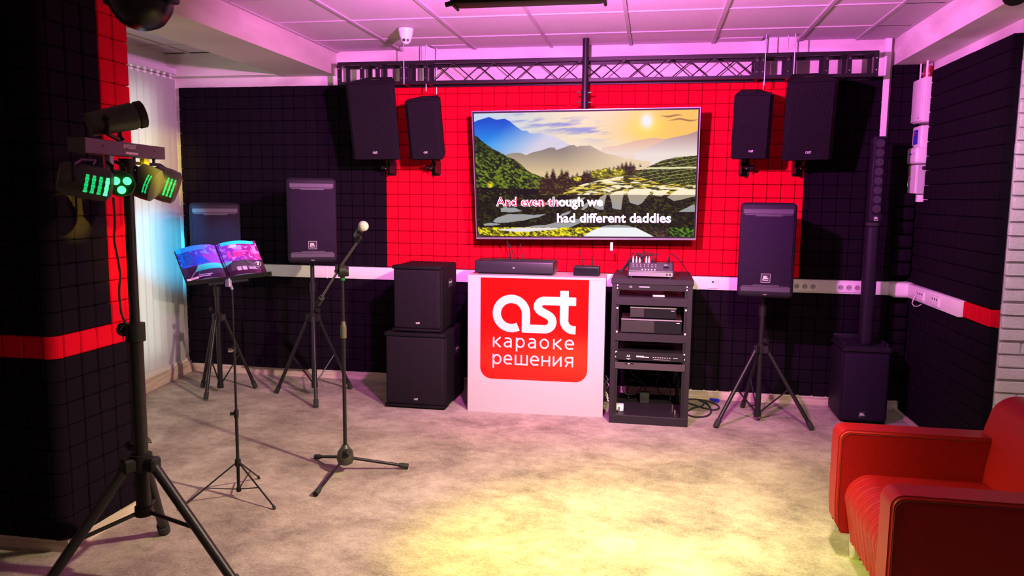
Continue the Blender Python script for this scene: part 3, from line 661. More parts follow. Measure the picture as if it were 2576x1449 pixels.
for j in range(GH):
    v = V0+(V1-V0)*j/(GH-1); a = TL*v+BL_*(1-v)+nrm*.0008-off; b = TRr*v+BR*(1-v)+nrm*.0008-off
    for i in range(GW): u = U0+(U1-U0)*i/(GW-1); vs.append((a.x+(b.x-a.x)*u, a.y+(b.y-a.y)*u, a.z+(b.z-a.z)*u))
def picture(name, vs, gw, gh, lin, m, parent):
    me = bpy.data.meshes.new(name); fs = [(j*gw+i, j*gw+i+1, (j+1)*gw+i+1, (j+1)*gw+i) for j in range(gh-1) for i in range(gw-1)]
    me.from_pydata(vs, [], fs); at = me.color_attributes.new('picture', 'FLOAT_COLOR', 'POINT')
    c = np.ones((gw*gh, 4), np.float32); c[:, :3] = lin.reshape(-1, 3); at.data.foreach_set('color', c.ravel()); me.materials.append(m)
    o = bpy.data.objects.new(name, me); COL.objects.link(o); o.parent = parent; return o
picture('screen', vs, GW, GH, lin, attr_emit_mat('screen_light', 1.0), tv)
E_W = mat('lyric_white', (.9, .9, .9), .5, emit=(1, 1, 1), estr=1.0); E_R = mat('lyric_red', (.5, 0, .02), .5, emit=(.50, .003, .035), estr=1.0); E_K = mat('lyric_shadow', (.01, .01, .02), .6)
def scr(px, py, d):    # point of the screen plane seen at a pixel, lifted by d
    r = ray(px, py); t = (quad(0, 0)-CAM).dot(nrm)/r.dot(nrm); return CAM+r*t+nrm*d
def lyric(body, px0, px1, pyb, m, bold, d, size, name='lyrics'):
    a = scr(px0, pyb, d); b = scr(px1, pyb+.3, d); M = frame(a, b-a, TL-BL_)
    o = text(name, body, size, m, M, tv, bold=bold, extrude=.0001, align='LEFT'); return o
def fit(o, px0, px1, pyb, d):   # stretch a line of text to its measured width
    a = scr(px0, pyb, d); b = scr(px1, pyb+.3, d); want = (b-a).length; ex = (b-a).normalized()
    co = [(v.co+tv.location-a).dot(ex) for v in o.data.vertices]; k = want/(max(co)-min(co)); lo = min(co)
    for v in o.data.vertices: v.co = v.co+ex*(((v.co+tv.location-a).dot(ex)-lo)*k-(v.co+tv.location-a).dot(ex))
SZ = .096
fullA = lyric('And even though we', 1249, 1516, 519, E_K, .0040, .0012, SZ); fit(fullA, 1247.5, 1518, 520, .0012)
whiteA = lyric('And even though we', 1249, 1516, 518, E_W, .0030, .0018, SZ); fit(whiteA, 1248, 1517, 518, .0018)
redA = lyric('And even t', 1249, 1390, 518, E_R, -.0004, .0026, SZ); fit(redA, 1250, 1391.5, 518, .0026)
redB = lyric('h', 1392, 1402, 518, E_R, -.0004, .0026, SZ); fit(redB, 1391.5, 1401, 518, .0026)
fullB = lyric('had different daddies', 1401, 1687, 560, E_K, .0040, .0012, SZ); fit(fullB, 1400.5, 1689, 560, .0012)
whiteB = lyric('had different daddies', 1401, 1687, 559, E_W, .0022, .0018, SZ); fit(whiteB, 1401.5, 1688, 558.5, .0018)
# ------------------------------------------------------------------ security camera
c = onz(1021, 72, H); sc = thing('security_camera', 'white dome security camera on the ceiling', 'camera', tuple(c))
MB().lathe([(.052, 0), (.053, -.012), (.048, -.022), (.044, -.05), (.036, -.066)], 28).build('housing', PLASTIC_W, sc, world=False)
MB().lathe([(.002, -.105), (.018, -.101), (.031, -.088), (.037, -.070), (.034, -.052)][::-1], 28).build('eyeball', PLASTIC_W, sc, world=False)
d = (CAM-c); d.z = -.35*d.length; d.normalize(); rt = Vector((d.y, -d.x, 0)).normalized()*-1
for s, mm, nm in ((-1, BLK, 'lens'), (1, CHROME, 'infrared_lamp')):
    p = Vector((0, 0, -.070))+d*.036+rt*(.0135*s)*1.0; MB().cyl(p-d*.01, p+d*.003, .010, n=16).build(nm, mm, sc, world=False)

# ------------------------------------------------------------------ tripod stands
def tripod(root, base, feet, hub_z, pole_r, leg_r, low_z, top_z, spread=.045, brace=.5, foot_len=.05, knob_dir=(1, 0, 0), inner=.012, up2=None, leg_flat=False):
    bx, by = base; B = Vector((bx, by, 0))
    MB().cyl((bx, by, low_z), (bx, by, up2 or top_z), pole_r, n=20).build('pole', BLK, root)
    if up2: MB().cyl((bx, by, up2-.03), (bx, by, top_z), inner, n=18).build('inner_pole', BLK, root); MB().cyl((bx, by, up2-.035), (bx, by, up2+.035), pole_r*1.35, n=18).build('pole_collar', BLKP, root)
    hub = MB().cyl((bx, by, hub_z-.035), (bx, by, hub_z+.03), pole_r*1.5, n=20)
    for f in feet:
        d = (Vector((f[0], f[1], 0))-B).normalized(); a = math.atan2(d.y, d.x)
        hub.rbox(0, spread+leg_r, -leg_r*1.35, leg_r*1.35, -.035, .02, leg_r*.4, 1, M=Matrix.Translation((bx, by, hub_z)) @ Matrix.Rotation(a, 4, 'Z'))
    hub.build('hub', BLKP, root)
    if low_z > .02: MB().cyl((bx, by, low_z-.006), (bx, by, low_z+.03), pole_r*1.25, n=18).build('lower_collar', BLKP, root)
    k = Vector(knob_dir).normalized()
    MB().cyl(Vector((bx, by, hub_z+.055)), Vector((bx, by, hub_z+.055))+k*(pole_r+.025), .006, n=8).cyl(Vector((bx, by, hub_z+.055))+k*(pole_r+.022), Vector((bx, by, hub_z+.055))+k*(pole_r+.045), .02, .016, n=12).build('knob', BLKP, root)
    for f in feet:
        F = Vector((f[0], f[1], leg_r)); d = (Vector((f[0], f[1], 0))-B).normalized(); T = B+d*spread+Vector((0, 0, hub_z-.012))
        lg = MB().cyl(T, F, leg_r, n=14).build('leg', BLK, root)
        e = (F-T).normalized(); MB().cyl(F-e*foot_len, F+e*.004, leg_r*1.35, n=14).build('rubber_foot', RUB, lg)
        Q = T.lerp(F, brace); lo = B+Vector((0, 0, low_z+.012))
        MB().cyl(lo, Q, leg_r*.42, n=8).build('brace', BLK, root)

def tripod_thing(name, label, base, feet, **kw):
    r = thing(name, label, 'stand', (base[0], base[1], 0)); tripod(r, base, feet, **kw); return r
G_ST = None
tripod_thing('speaker_stand', 'black tripod stand under the speaker beside the song book, nearest the blinds', (-1.275, -.66), [(-1.49, -.562), (-1.25, -.903), (-1.071, -.493)], hub_z=.60, pole_r=.019, leg_r=.0135, low_z=.045, top_z=.93, up2=.80, inner=.0155, knob_dir=(-1, -.2, 0))
tripod_thing('speaker_stand', 'black tripod stand under the speaker left of the microphone', (-.51, -.617), [(-.838, -.594), (-.362, -.918), (-.333, -.339)], hub_z=.62, pole_r=.019, leg_r=.0135, low_z=.08, top_z=1.06, up2=.85, inner=.0155, knob_dir=(1, -.4, 0))
tripod_thing('speaker_stand', 'black tripod stand under the speaker right of the equipment rack', (2.765, -.576), [(2.467, -.794), (3.102, -.709), (2.705, -.224)], hub_z=.525, pole_r=.019, leg_r=.0135, low_z=.045, top_z=.92, up2=.78, inner=.0155, knob_dir=(.6, -1, 0))

# speakers on the tripods
def stand_speaker(label, x, y, z, rz, w=.36, h=.62, d=.33, badge=True):
    t = thing('loudspeaker', label, 'speaker', (0, 0, 0))
    # body: rounded box, narrower at the back
    bm = bmesh.new(); bmesh.ops.create_cube(bm, size=1)
    for v in bm.verts:
        k = .62 if v.co.y > 0 else 1.; v.co = Vector((v.co.x*w*k, v.co.y*d, (v.co.z+.5)*h))
    bmesh.ops.bevel(bm, geom=list(bm.edges), offset=.028, segments=4, affect='EDGES', profile=.5)
    MB().bm(bm).build('cabinet', CABJ, t, 40, world=False)
    f = -d/2; a, b = w/2-.022, h
    MB().rbox(-a, a, f-.006, f+.02, .075, h-.075, .006, 2).build('grille', GR1, t, world=False)
    for z0, z1, s in ((h-.075, h-.040, 1), (.040, .075, -1)):
        mb = MB().rbox(-a+.002, a-.002, f-.0075, f+.02, z0, z1, .004, 1)
        n = 34; edge = z0 if s > 0 else z1
        for i in range(n):       # serrated edge of the trim strip
            x0 = -a+.012+(2*a-.024)*i/n; x1 = x0+(2*a-.024)/n; dep = .012 if abs(x0) < w*.22 else .004
            mb.add([(x0, f-.0076, edge), (x1, f-.0076, edge), ((x0+x1)/2+.002, f-.0076, edge-s*(dep+.004)), (x0, f-.0076, edge-s*dep)], [(0, 1, 2, 3)])
        mb.build('trim_strip', mat('trim_strip_paint', (.046, .034, .056), .5), t, world=False)
    for z0 in (h-.040, .036): MB().box(-a, a, f-.002, f+.001, z0, z0+.0025).build('seam', RUB, t, world=False)
    if badge:
        B = MB().rbox(-.028, .028, f-.010, f-.004, .105, .160, .002, 1); B.build('badge', RUB, t, world=False)
        fr = MB()
        for q in ((-.030, -.027, .103, .162), (.027, .030, .103, .162)): fr.box(q[0], q[1], f-.011, f-.006, q[2], q[3])
        for q in ((.103, .106), (.159, .162)): fr.box(-.030, .030, f-.011, f-.006, q[0], q[1])
        fr.build('badge_rim', GREY, t, world=False)
        text('badge_lettering', 'JBL', .026, LOGO_W, FRONT(0, f-.0106, .129), t, bold=.0012)
        MB().box(-.018, .018, f-.0112, f-.0104, .117, .121).build('badge_line', LOGO_W, t, world=False)
    MB().box(-.012, .012, f-.0085, f-.004, .020, .024).build('lamp_mark', GREY, t, world=False)
    MB().cyl((0, .0, -.012), (0, .0, .01), .034, n=18).build('pole_socket', BLKP, t, world=False)
    t.location = (x, y, z); t.rotation_euler = (0, 0, rz); return t
stand_speaker('black badge loudspeaker on a tripod left of the microphone', -.51, -.617, 1.045, math.radians(27))
stand_speaker('black badge loudspeaker on a tripod right of the equipment rack', 2.765, -.576, .893, math.radians(-5), w=.365, h=.628)
stand_speaker('black loudspeaker half hidden behind the open song book', -1.275, -.66, .875, math.radians(33), w=.365, h=.60, badge=False)

# ------------------------------------------------------------------ wall speakers
def wall_speaker(label, w, h, d, loc, tilt, rz, br_side):
    t = thing('wall_loudspeaker', label, 'speaker', (0, 0, 0))
    k = .56
    bm = bmesh.new(); bmesh.ops.create_cube(bm, size=1)
    for v in bm.verts:
        kk = k if v.co.y > 0 else 1.; v.co = Vector((v.co.x*w*kk, (v.co.y+.5)*d, v.co.z*h))
    bmesh.ops.bevel(bm, geom=list(bm.edges), offset=.012, segments=2, affect='EDGES')
    MB().bm(bm).build('cabinet', CAB, t, 40, world=False)
    # wrapped grille: flat front with chamfered sides
    a = w/2; pr = [(-a+.002, .01), (-a+.030, -.020), (a-.030, -.020), (a-.002, .01)]
    MB().prism([(x, y) for x, y in pr], -h/2+.012, h/2-.012, 'z').build('grille', GR2, t, 20, world=False)
    M = FRONT(-.017 if w > .3 else -.014, -.021, -h/2+.055); mb = MB(); ast_logo(mb, M, .036 if w > .3 else .030); mb.build('logo', LOGO_W, t, 0, world=False)
    MB().rbox(-.035, .035, d*.42, d*.52, h/2-.006, h/2+.001, .003, 1).build('top_handle', BLKP, t, world=False)
    MB().box(-.024, .016, d*.45, d*.48, h/2+.001, h/2+.0025).build('handle_plate', CHROME, t, world=False)
    t.rotation_euler = Euler((math.radians(tilt), 0, rz)); t.location = loc
    return t
def bracket(label, x, y0, z, s):
    t = thing('wall_bracket', label, 'bracket', (x, -.1, z))
    MB().box(x-.035*s-.004, x-.035*s+.004, -.20, -.05, z-.075, z+.02).build('side_plate', BLK, t, 0)
    MB().rbox(x-.035, x+.035, -.062, -.05, z-.09, z+.04, .003, 1).build('wall_plate', BLK, t)
    MB().cyl((x+.002, -.17, z-.03), (x+.002, -.13, z+.06), .014, n=12).build('swivel', BLK, t)
    MB().cyl((x-.03, -.155, z-.03), (x+.035, -.155, z-.03), .009, n=10).cyl((x+.03*s, -.155, z-.03), (x+.052*s, -.155, z-.03), .017, n=12).build('knob', BLKP, t)
    MB().cyl((x, -.20, z-.04), (x, -.206, z-.04), .006, n=8).build('bolt', CHROME, t); return t
def wsp(label, w, h, d, topL, topR, botL, botR, ytop, ybot, rz=0):
    """place by the four measured front corners (pixels) on the planes y=ytop / y=ybot"""
    a, b, c_, e_ = ony(*topL, ytop), ony(*topR, ytop), ony(*botL, ybot), ony(*botR, ybot)
    top, bot = (a+b)/2, (c_+e_)/2; hh = (top-bot).length; tilt = math.degrees(math.atan2(ybot-ytop, top.z-bot.z))
    ww = ((b-a).length+(e_-c_).length)/2+.012
    cx_ = (top.x+bot.x)/2; roll = math.atan2(top.x-bot.x, top.z-bot.z)
    t = wall_speaker(label, ww, hh+.01, d, ((top+bot)/2)+Vector((0, .018, 0)), tilt, rz, 1)
    t.rotation_euler = Euler((math.radians(tilt), roll, rz)); return t
wsp('large wall speaker at upper left, tilted down, partly over the truss end', .34, .57, .32, (866, 210), (984, 206), (891, 402), (1003, 401), -.60, -.45, math.radians(4))
wsp('small wall speaker at upper left, beside the television', .26, .46, .26, (1016, 252), (1100, 250), (1031, 401), (1114, 401), -.54, -.44)
wsp('small wall speaker at upper right, beside the television', .26, .46, .26, (1850, 237), (1948, 235), (1840, 398), (1934, 401), -.54, -.44)
wsp('large wall speaker at upper right, tilted down below the truss', .34, .57, .32, (1983, 205), (2112, 200), (1970, 402), (2092, 403), -.60, -.45)
p = ony(975, 418, -.16); bracket('black bracket under the large upper left wall speaker', p.x, 0, p.z+.02, -1)
p = ony(1088, 418, -.16); bracket('black bracket under the small upper left wall speaker', p.x, 0, p.z+.02, -1)
p = ony(1876, 418, -.16); bracket('black bracket under the small upper right wall speaker', p.x, 0, p.z+.02, 1)
p = ony(2012, 418, -.16); bracket('black bracket under the large upper right wall speaker', p.x, 0, p.z+.02, 1)

def smooth(P, k=6):
    P = [Vector(p) for p in P]; out = []
    for i in range(len(P)-1):
        a, b, c_, d_ = P[max(i-1, 0)], P[i], P[i+1], P[min(i+2, len(P)-1)]
        for j in range(k): t = j/k; out.append(.5*((2*b)+(c_-a)*t+(2*a-5*b+4*c_-d_)*t*t+(3*b-a-3*c_+d_)*t*t*t))
    return out+[P[-1]]
# ------------------------------------------------------------------ subwoofers
def sub(label, x0, x1, y0, d, z0, h, hs):
    t = thing('subwoofer', label, 'speaker', ((x0+x1)/2, y0+d/2, z0))
    MB().rbox(x0, x1, y0+.03, y0+d, z0+.012, z0+h, .014, 3).build('cabinet', CAB, t)
    g = MB().rbox(x0+.010, x1-.010, y0, y0+.06, z0+.028, z0+h-.024, .018, 4); g.build('grille', GR2, t)
    MB().rbox(x0, x1, y0-.004, y0+.10, z0+h-.024, z0+h+.003, .008, 2).build('top_rail', CAB, t); MB().rbox(x0, x1, y0-.004, y0+.10, z0+.010, z0+.03, .006, 2).build('bottom_rail', CAB, t)
    f = MB()
    for a in (x0+.04, x1-.04):
        for b in (y0+.06, y0+d-.06): f.cyl((a, b, z0), (a, b, z0+.014), .018, n=12)
    f.build('rubber_foot', RUB, t)
    hy = y0+d*hs; hz = z0+h*.70
    fr = MB(); W_, H_ = .055, .035
    fr.rbox(x1-.004, x1+.004, hy-W_, hy+W_, hz-H_, hz+H_, .006, 2).build('handle_rim', BLKP, t)
    MB().rbox(x1+.0035, x1+.0050, hy-W_+.014, hy+W_-.014, hz-H_+.012, hz+H_-.012, .0005, 1).build('handle_recess', RUB, t)
    MB().rbox(x1+.003, x1+.008, hy-W_+.02, hy+W_-.02, hz+.004, hz+.018, .002, 1).build('handle_grip', GREY, t)
    M = FRONT((x0+x1)/2-.018+.012, y0-.001, z0+.066); mb = MB(); ast_logo(mb, M, .030); mb.build('logo', LOGO_W, t, 0)
    return t
sub('large black subwoofer on the carpet left of the white counter', .112, .572, -.78, .57, 0, .556, .55)
sub('smaller black subwoofer stacked on top of the large one', .165, .532, -.75, .44, .557, .485, .55)

# ------------------------------------------------------------------ white counter with the red sign
pd = thing('counter', 'white laminate counter with a red sign on its front', 'counter', (1.21, -.60, 0))
ang = math.atan2(.036, .968); PM = frame((.727, -.741, 0), (math.cos(ang), math.sin(ang), 0), (0, 0, 1))   # local x along the front, y up, z out
PW = .972; PH = .990
MB().box(0, .018, 0, PH-.018, -.30, -.0, M=PM).box(PW-.018, PW, 0, PH-.018, -.30, 0, M=PM).build('side_panel', LAMINATE, pd, 0)
MB().box(0.001, PW-.001, .0, PH-.018, -.017, .001, M=PM).build('front_panel', LAMINATE, pd, 0)
MB().rbox(0, PW, PH-.018, PH, -.32, .002, .0015, 1, M=PM).build('top_board', LAMINATE, pd)
x0, x1, y0, y1, r = .092, .857, .246, .974, .085
poly = [(x0, y1), (x1, y1)]+[(x1-r+r*math.cos(math.radians(a)), y0+r+r*math.sin(math.radians(a))) for a in range(0, -91, -9)]+[(x0+r+r*math.cos(math.radians(a)), y0+r+r*math.sin(math.radians(a))) for a in range(-90, -181, -9)]
n = len(poly); MB().add([(a, b, .0014) for a, b in poly]+[(a, b, .0022) for a, b in poly], [tuple(range(n, 2*n)), tuple(range(n))[::-1]]+[(i, (i+1) % n, n+(i+1) % n, n+i) for i in range(n)], 0, PM).build('red_sign', RED_DECAL, pd, 0)
mb = MB(); LG = PM @ Matrix.Translation((.180, .588, .0026)) @ Matrix.Diagonal((1, 1.0, 1, 1)); ast_logo(mb, LG, .590); mb.build('sign_logo', LOGO_W, pd, 0)
def pline(body, spans, xh, pyb):
    zb_ = ony(1241, pyb, -.74).z; k = .579/778
    for ch, (a, b) in zip(body, spans):
        mb = MB(); w = (b-a)*k; G = PM @ Matrix.Translation((.183+(a-272)*k, zb_, 0))
        for q, st in enumerate(glyph(ch, w, xh, .0115)): stroke2d(mb, st, .0115, G, .0028+.00012*q)
        mb.build('sign_letter', LOGO_W, pd, 0)
pline('караоке', [(272, 355), (377, 455), (494, 580), (610, 688), (722, 812), (850, 937), (960, 1050)], .0735, 873)
pline('решения', [(270, 357), (375, 462), (485, 612), (632, 720), (742, 825), (850, 935), (962, 1045)], .0740, 916)
# machine on the counter
sb = thing('karaoke_player', 'wide flat black box with rounded ends on the white counter', 'player', (1.04, -.57, .99))
MB().rbox(.752, 1.328, -.655, -.42, 1.000, 1.088, .014, 4).build('body', mat('satin_black', (.014, .012, .018), .45), sb)
MB().box(.775, 1.305, -.63, -.44, .990, 1.001).build('base', BLKP, sb, 0)
text('front_mark', 'ast', .013, LOGO_W, FRONT(1.04, -.6555, 1.036), sb, bold=.0008, extrude=.0002)
MB().box(.80, .87, -.62, -.60, 1.088, 1.0885).build('top_light_strip', mat('dim_red', (.3, .02, .01), .3), sb, 0)
for (a, b) in ((ony(1298, 652, -.45), ony(1281, 614, -.40)), (ony(1316, 653, -.45), ony(1309, 614, -.42))): MB().cyl(a, b, .0035, n=8).build('antenna', BLKP, sb)
a, b = ony(1284, 652, -.20), ony(1274, 603, -.22); tag(MB().tube([b, b.lerp(a, .5)+Vector((.01, 0, 0)), a, a+Vector((.0, .1, -.1))], .005, 6).build('television_cable', RUB), 'black cable hanging from behind the television to the counter', 'cable')
rt_ = thing('receiver_box', 'small black receiver with two antennas on the white counter', 'receiver', (1.55, -.56, .99))
MB().rbox(1.462, 1.645, -.61, -.49, .993, 1.058, .006, 2).build('body', BLKP, rt_)
MB().box(1.468, 1.639, -.613, -.608, 1.002, 1.046).build('front_panel', GLOSS, rt_, 0)
for (p, q) in (((1470, 674), (1458, 625)), ((1489, 674), (1494, 628))): a, b = ony(*p, -.53), ony(*q, -.50); MB().cyl(a, a.lerp(b, .3), .005, n=8).cyl(a.lerp(b, .3), b, .003, n=8).build('antenna', BLKP, rt_)

# ------------------------------------------------------------------ equipment rack
rk = thing('equipment_rack', 'open black equipment rack right of the white counter', 'rack', (2.015, -.50, 0))
RX0, RX1, RY0, RY1, RZ = 1.748, 2.280, -.82, -.20, 1.005
MB().rbox(RX0-.006, RX1+.006, RY0-.004, RY1, RZ-.040, RZ, .004, 1).build('top_panel', RACKP, rk)
MB().rbox(RX0, RX1, RY0, RY1, .010, .060, .004, 1).build('base_panel', RACKP, rk)
MB().rbox(RX0, RX1, RY0-.002, RY0+.02, .0, .058, .003, 1).build('base_front', RACKP, rk)
for y in (RY0, RY1-.05):
    for x in (RX0, RX1-.028): MB().box(x, x+.028, y, y+.05, .06, RZ-.04).build('post', RACKP, rk, 0)
for x in (RX0+.028, RX1-.028-.022):
    MB().box(x, x+.022, RY0+.004, RY0+.008, .06, RZ-.04).build('rail', RACKP, rk, 0)
    h = MB(); xc = x+.011; z = .08
    while z < RZ-.06: h.box(xc-.0045, xc+.0045, RY0+.002, RY0+.0041, z, z+.009); z += .0159
    h.build('rail_holes', mat('hole_black', (.001, .001, .001), .9), rk, 0)
bolts = [(.958, 1), (.937, 0), (.872, 1), (.856, 0), (.84, 1), (.802, 1), (.64, 1), (.625, 0), (.50, 1), (.466, 1), (.425, 1), (.395, 1)]
for z, _ in bolts:
    for x in (RX0+.039, RX1-.039): MB().cyl((x, RY0+.002, z), (x, RY0-.003, z), .0062, n=10).build('screw', PLASTIC_W, rk)
ZR = lambda py: ony(1640, py, RY0).z
IX0, IX1 = RX0+.050, RX1-.050
def shelf(z0, z1, nm='shelf'):
    MB().box(IX0-.022, IX1+.022, RY0-.004, RY0-.001, z0, z1).box(IX0, IX1, RY0, RY0+.40, z1-.004, z1-.001).build(nm, RACKP, rk, 0)
shelf(ZR(769), ZR(749)); shelf(ZR(860), ZR(841))
U1 = thing('rack_amplifier', 'slim black amplifier in the top slot of the rack', 'amplifier', (2.01, -.7, ZR(729)))
MB().box(IX0-.01, IX1+.01, RY0-.004, RY0+.30, ZR(731), ZR(717)).build('body', BLKP, U1, 0)
text('front_lettering', 'A5', .018, GREY, FRONT(IX0+.075, RY0-.0045, ZR(728)+.008), U1, bold=.0004, extrude=.0002); MB().box(IX0+.13, IX0+.20, RY0-.0048, RY0-.004, ZR(724), ZR(724)+.008).build('print_line', GREY, U1, 0)
# things on the top shelf
zt = ZR(749)+.001
tag(MB().tube([(1.85+.05*math.cos(t/3.), -.70+.03*math.sin(t/3.), zt+.006+.002*t) for t in range(20)], .004, 6).build('red_cable', mat('dark_red_cable', (.25, .01, .01), .6)), 'dark red coiled cable on the left of the top rack shelf', 'cable')
tag(MB().tube([(2.14+.045*math.cos(t/3.), -.70+.03*math.sin(t/3.), zt+.006+.0018*t) for t in range(24)], .0055, 6).build('red_cable', MATS['dark_red_cable']), 'dark red coiled cable on the right of the top rack shelf', 'cable')
tag(MB().rbox(2.02, 2.10, -.78, -.755, zt, zt+.012, .004, 2).build('small_connector', PLASTIC_W), 'small pale connector lying on the top rack shelf', 'connector')
# two set-top machines
def console(name, label, x0, x1, z0, z1, y0=-.80, d=.26, shiny=.5):
    t = thing(name, label, 'player', ((x0+x1)/2, y0+d/2, z0))
    MB().rbox(x0, x1, y0, y0+d, z0+.004, z1, .006, 2).build('body', BLKP, t)
    MB().box(x0+.002, x0+(x1-x0)*shiny, y0-.002, y0+.004, z0+.008, z1-.014).build('dull_front', mat('dull_front', (.018, .015, .016), .45), t, 0)
    MB().box(x0+(x1-x0)*shiny, x1-.002, y0-.003, y0+.004, z0+.006, z1-.010).build('gloss_front', GLOSS, t, 0)
    MB().box(x0+.001, x1-.001, y0-.004, y0+.002, z1-.010, z1-.002).build('silver_line', SILV, t, 0)
    MB().box(x1-.036, x1-.014, y0-.0045, y0-.002, z1-.024, z1-.020).build('print_line', LOGO_W, t, 0)
    f = MB()
    for a in (x0+.02, x1-.02): f.box(a-.01, a+.01, y0+.02, y0+d-.02, z0, z0+.006)
    f.build('foot', RUB, t, 0); return t
z0 = ZR(842)+.001; z1 = ZR(804)
console('media_player', 'wide black player on the middle rack shelf', ony(1562, 820, -.80).x, ony(1715, 820, -.80).x, z0, z1, shiny=.55)
console('media_player', 'smaller black player standing on the wide player', ony(1585, 785, -.79).x, ony(1702, 785, -.79).x, z1+.001, ZR(774), y0=-.79, d=.22, shiny=.30)
U2 = thing('rack_amplifier', 'black amplifier with a white logo and label row in the rack', 'amplifier', (2.01, -.7, ZR(907)))
MB().rbox(IX0-.012, IX1+.012, RY0-.005, RY0-.001, ZR(908), ZR(889), .001, 1).build('front_panel', BLKP, U2); MB().box(IX0, IX1, RY0, RY0+.32, ZR(907), ZR(887)).build('body', BLKP, U2, 0)
text('front_lettering', 'A5', .020, LOGO_W, FRONT(IX0+.072, RY0-.0055, ZR(900)), U2, bold=.0006, extrude=.0002)
MB().prism([(IX0+.055, ZR(904)), (IX0+.072, ZR(907)), (IX0+.09, ZR(904))], RY0-.006, RY0-.0053, 'y').build('print_mark', LOGO_W, U2, 0)
mb = MB(); mb.box(IX0+.125, IX0+.175, RY0-.006, RY0-.0053, ZR(900), ZR(896)).box(IX0+.175, IX0+.21, RY0-.006, RY0-.0053, ZR(900), ZR(898)); mb.build('print_line', LOGO_W, U2, 0)
mb = MB()
for i in range(8): mb.box(IX0+.235+i*.0155, IX0+.244+i*.0155, RY0-.006, RY0-.0053, ZR(899.5), ZR(898))
mb.box(IX0+.372, IX0+.400, RY0-.006, RY0-.0053, ZR(899.5), ZR(898)); mb.box(IX0+.24, IX0+.35, RY0-.006, RY0-.0053, ZR(904), ZR(903.5)); mb.build('label_row', LOGO_W, U2, 0)
U3 = thing('rack_unit', 'pale purple fronted slim unit below the amplifier in the rack', 'rack unit', (2.01, -.7, ZR(931)))
MB().rbox(IX0-.018, IX1+.018, RY0-.006, RY0-.001, ZR(931), ZR(914), .001, 1).build('front_panel', mat('plum_grey', (.07, .055, .065), .3, metal=.3), U3); MB().box(IX0, IX1, RY0, RY0+.25, ZR(930), ZR(916)).build('body', BLKP, U3, 0)
MB().rbox(IX0+.05, IX0+.11, RY0-.010, RY0-.004, ZR(918.5), ZR(915), .002, 1).build('latch', BLKP, U3)
MB().box(IX0+.07, IX0+.085, RY0-.0105, RY0-.0098, ZR(918), ZR(916)).build('latch_mark', LOGO_W, U3, 0)
for i, (x, y) in enumerate(((1.79, -.60), (1.815, -.785), (2.18, -.63), (2.195, -.775))): MB().cyl((x, y, .06), (x, y, .105), .0055, n=10).build('standing_bolt', CHROME, rk)
tag(MB().rbox(1.775, 1.845, -.74, -.67, .061, .105, .008, 2).build('white_adapter', PLASTIC_W), 'small white box adapter on the floor of the rack', 'adapter')
tag(MB().rbox(1.757, 1.782, -.808, -.79, .061, .076, .001, 1).build('white_clip', PLASTIC_W), 'tiny white clip on the front edge of the rack base', 'clip')
def wave(c, r1, r2, n, z0, dz, ph=0, k=1): return [(c[0]+r1*math.cos(ph+2*PI*k*i/n), c[1]+.05*math.sin(ph+2*PI*k*i/n), z0+dz*math.sin(ph+2*PI*k*i/n*1.0)+r2*i/n) for i in range(n+1)]
tag(MB().tube(smooth([(1.93, -.45, .37), (1.88, -.47, .31), (1.90, -.45, .26), (1.96, -.42, .21), (1.99, -.40, .16), (1.97, -.40, .08)]), .0035, 6).tube(smooth([(1.96, -.42, .2), (1.88, -.44, .22), (1.83, -.45, .18), (1.84, -.45, .12), (1.92, -.44, .12), (1.97, -.43, .19), (1.90, -.42, .21), (1.86, -.42, .15), (1.87, -.42, .07)]), .0035, 6)
    .tube(smooth([(1.98, -.40, .25), (2.07, -.40, .26), (2.14, -.42, .23), (2.17, -.44, .16), (2.17, -.42, .08)]), .0035, 6).tube(smooth([(2.08, -.36, .36), (2.09, -.38, .26), (2.07, -.36, .18), (2.10, -.33, .10), (2.2, -.30, .07)]), .0035, 6).build('cable_bundle', RUB), 'tangle of black cables hanging inside the bottom of the rack', 'cables')
tag(MB().rbox(1.95, 2.02, -.50, -.43, .061, .14, .01, 2).build('power_block', RUB), 'black plug block in the cable tangle inside the rack', 'power adapter')
tag(MB().rbox(2.21, 2.235, -.40, -.20, .061, .21, .004, 1).build('power_strip', BLKP), 'black power strip standing inside the rack at right', 'power strip')
# cables on the carpet by the rack
def fl(px, py, z=.008): v = onz(px, py, z); return (v.x, v.y, v.z)
tag(MB().tube(smooth([fl(1722, 1004), fl(1748, 1004), fl(1775, 1008), fl(1800, 1016), fl(1809, 1026), fl(1795, 1031), fl(1770, 1026), fl(1745, 1018), fl(1728, 1013)]), .006, 6)
    .tube(smooth([fl(1728, 1034), fl(1745, 1026), fl(1765, 1021), fl(1772, 1012, .014), fl(1765, 1006)]), .006, 6)
    .tube(smooth([fl(1724, 1040), fl(1745, 1048), fl(1775, 1047), fl(1788, 1038), fl(1786, 1024), fl(1775, 1012, .014), fl(1758, 1006)]), .006, 6).build('floor_cable', RUB), 'black cables looping on the carpet right of the rack', 'cables')
a, b = Vector(fl(1787, 1004, .012)), Vector(fl(1807, 1009, .012)); tag(MB().cyl(a, a.lerp(b, .7), .010, .014, n=12).cyl(a.lerp(b, .7), b, .016, n=12).build('blue_connector', BLUEP), 'blue cable connector on the carpet near the rack', 'connector')
m = MB()
for i in range(9):
    x = 1.70+random.uniform(-.012, .014); m.tube([(x, -.40, .02+.02*i), (x+.012, -.44, .05+.02*i), (x-.008, -.41, .09+.018*i)], .004, 5)
tag(m.build('cable_bundle', PLASTIC_W), 'pale and dark cables gathered between the counter and the rack', 'cables')
tag(MB().rbox(.655, .70, -.36, -.30, .03, .13, .005, 1).build('wall_plug', PLASTIC_W), 'pale plug showing between the subwoofer and the counter', 'plug')

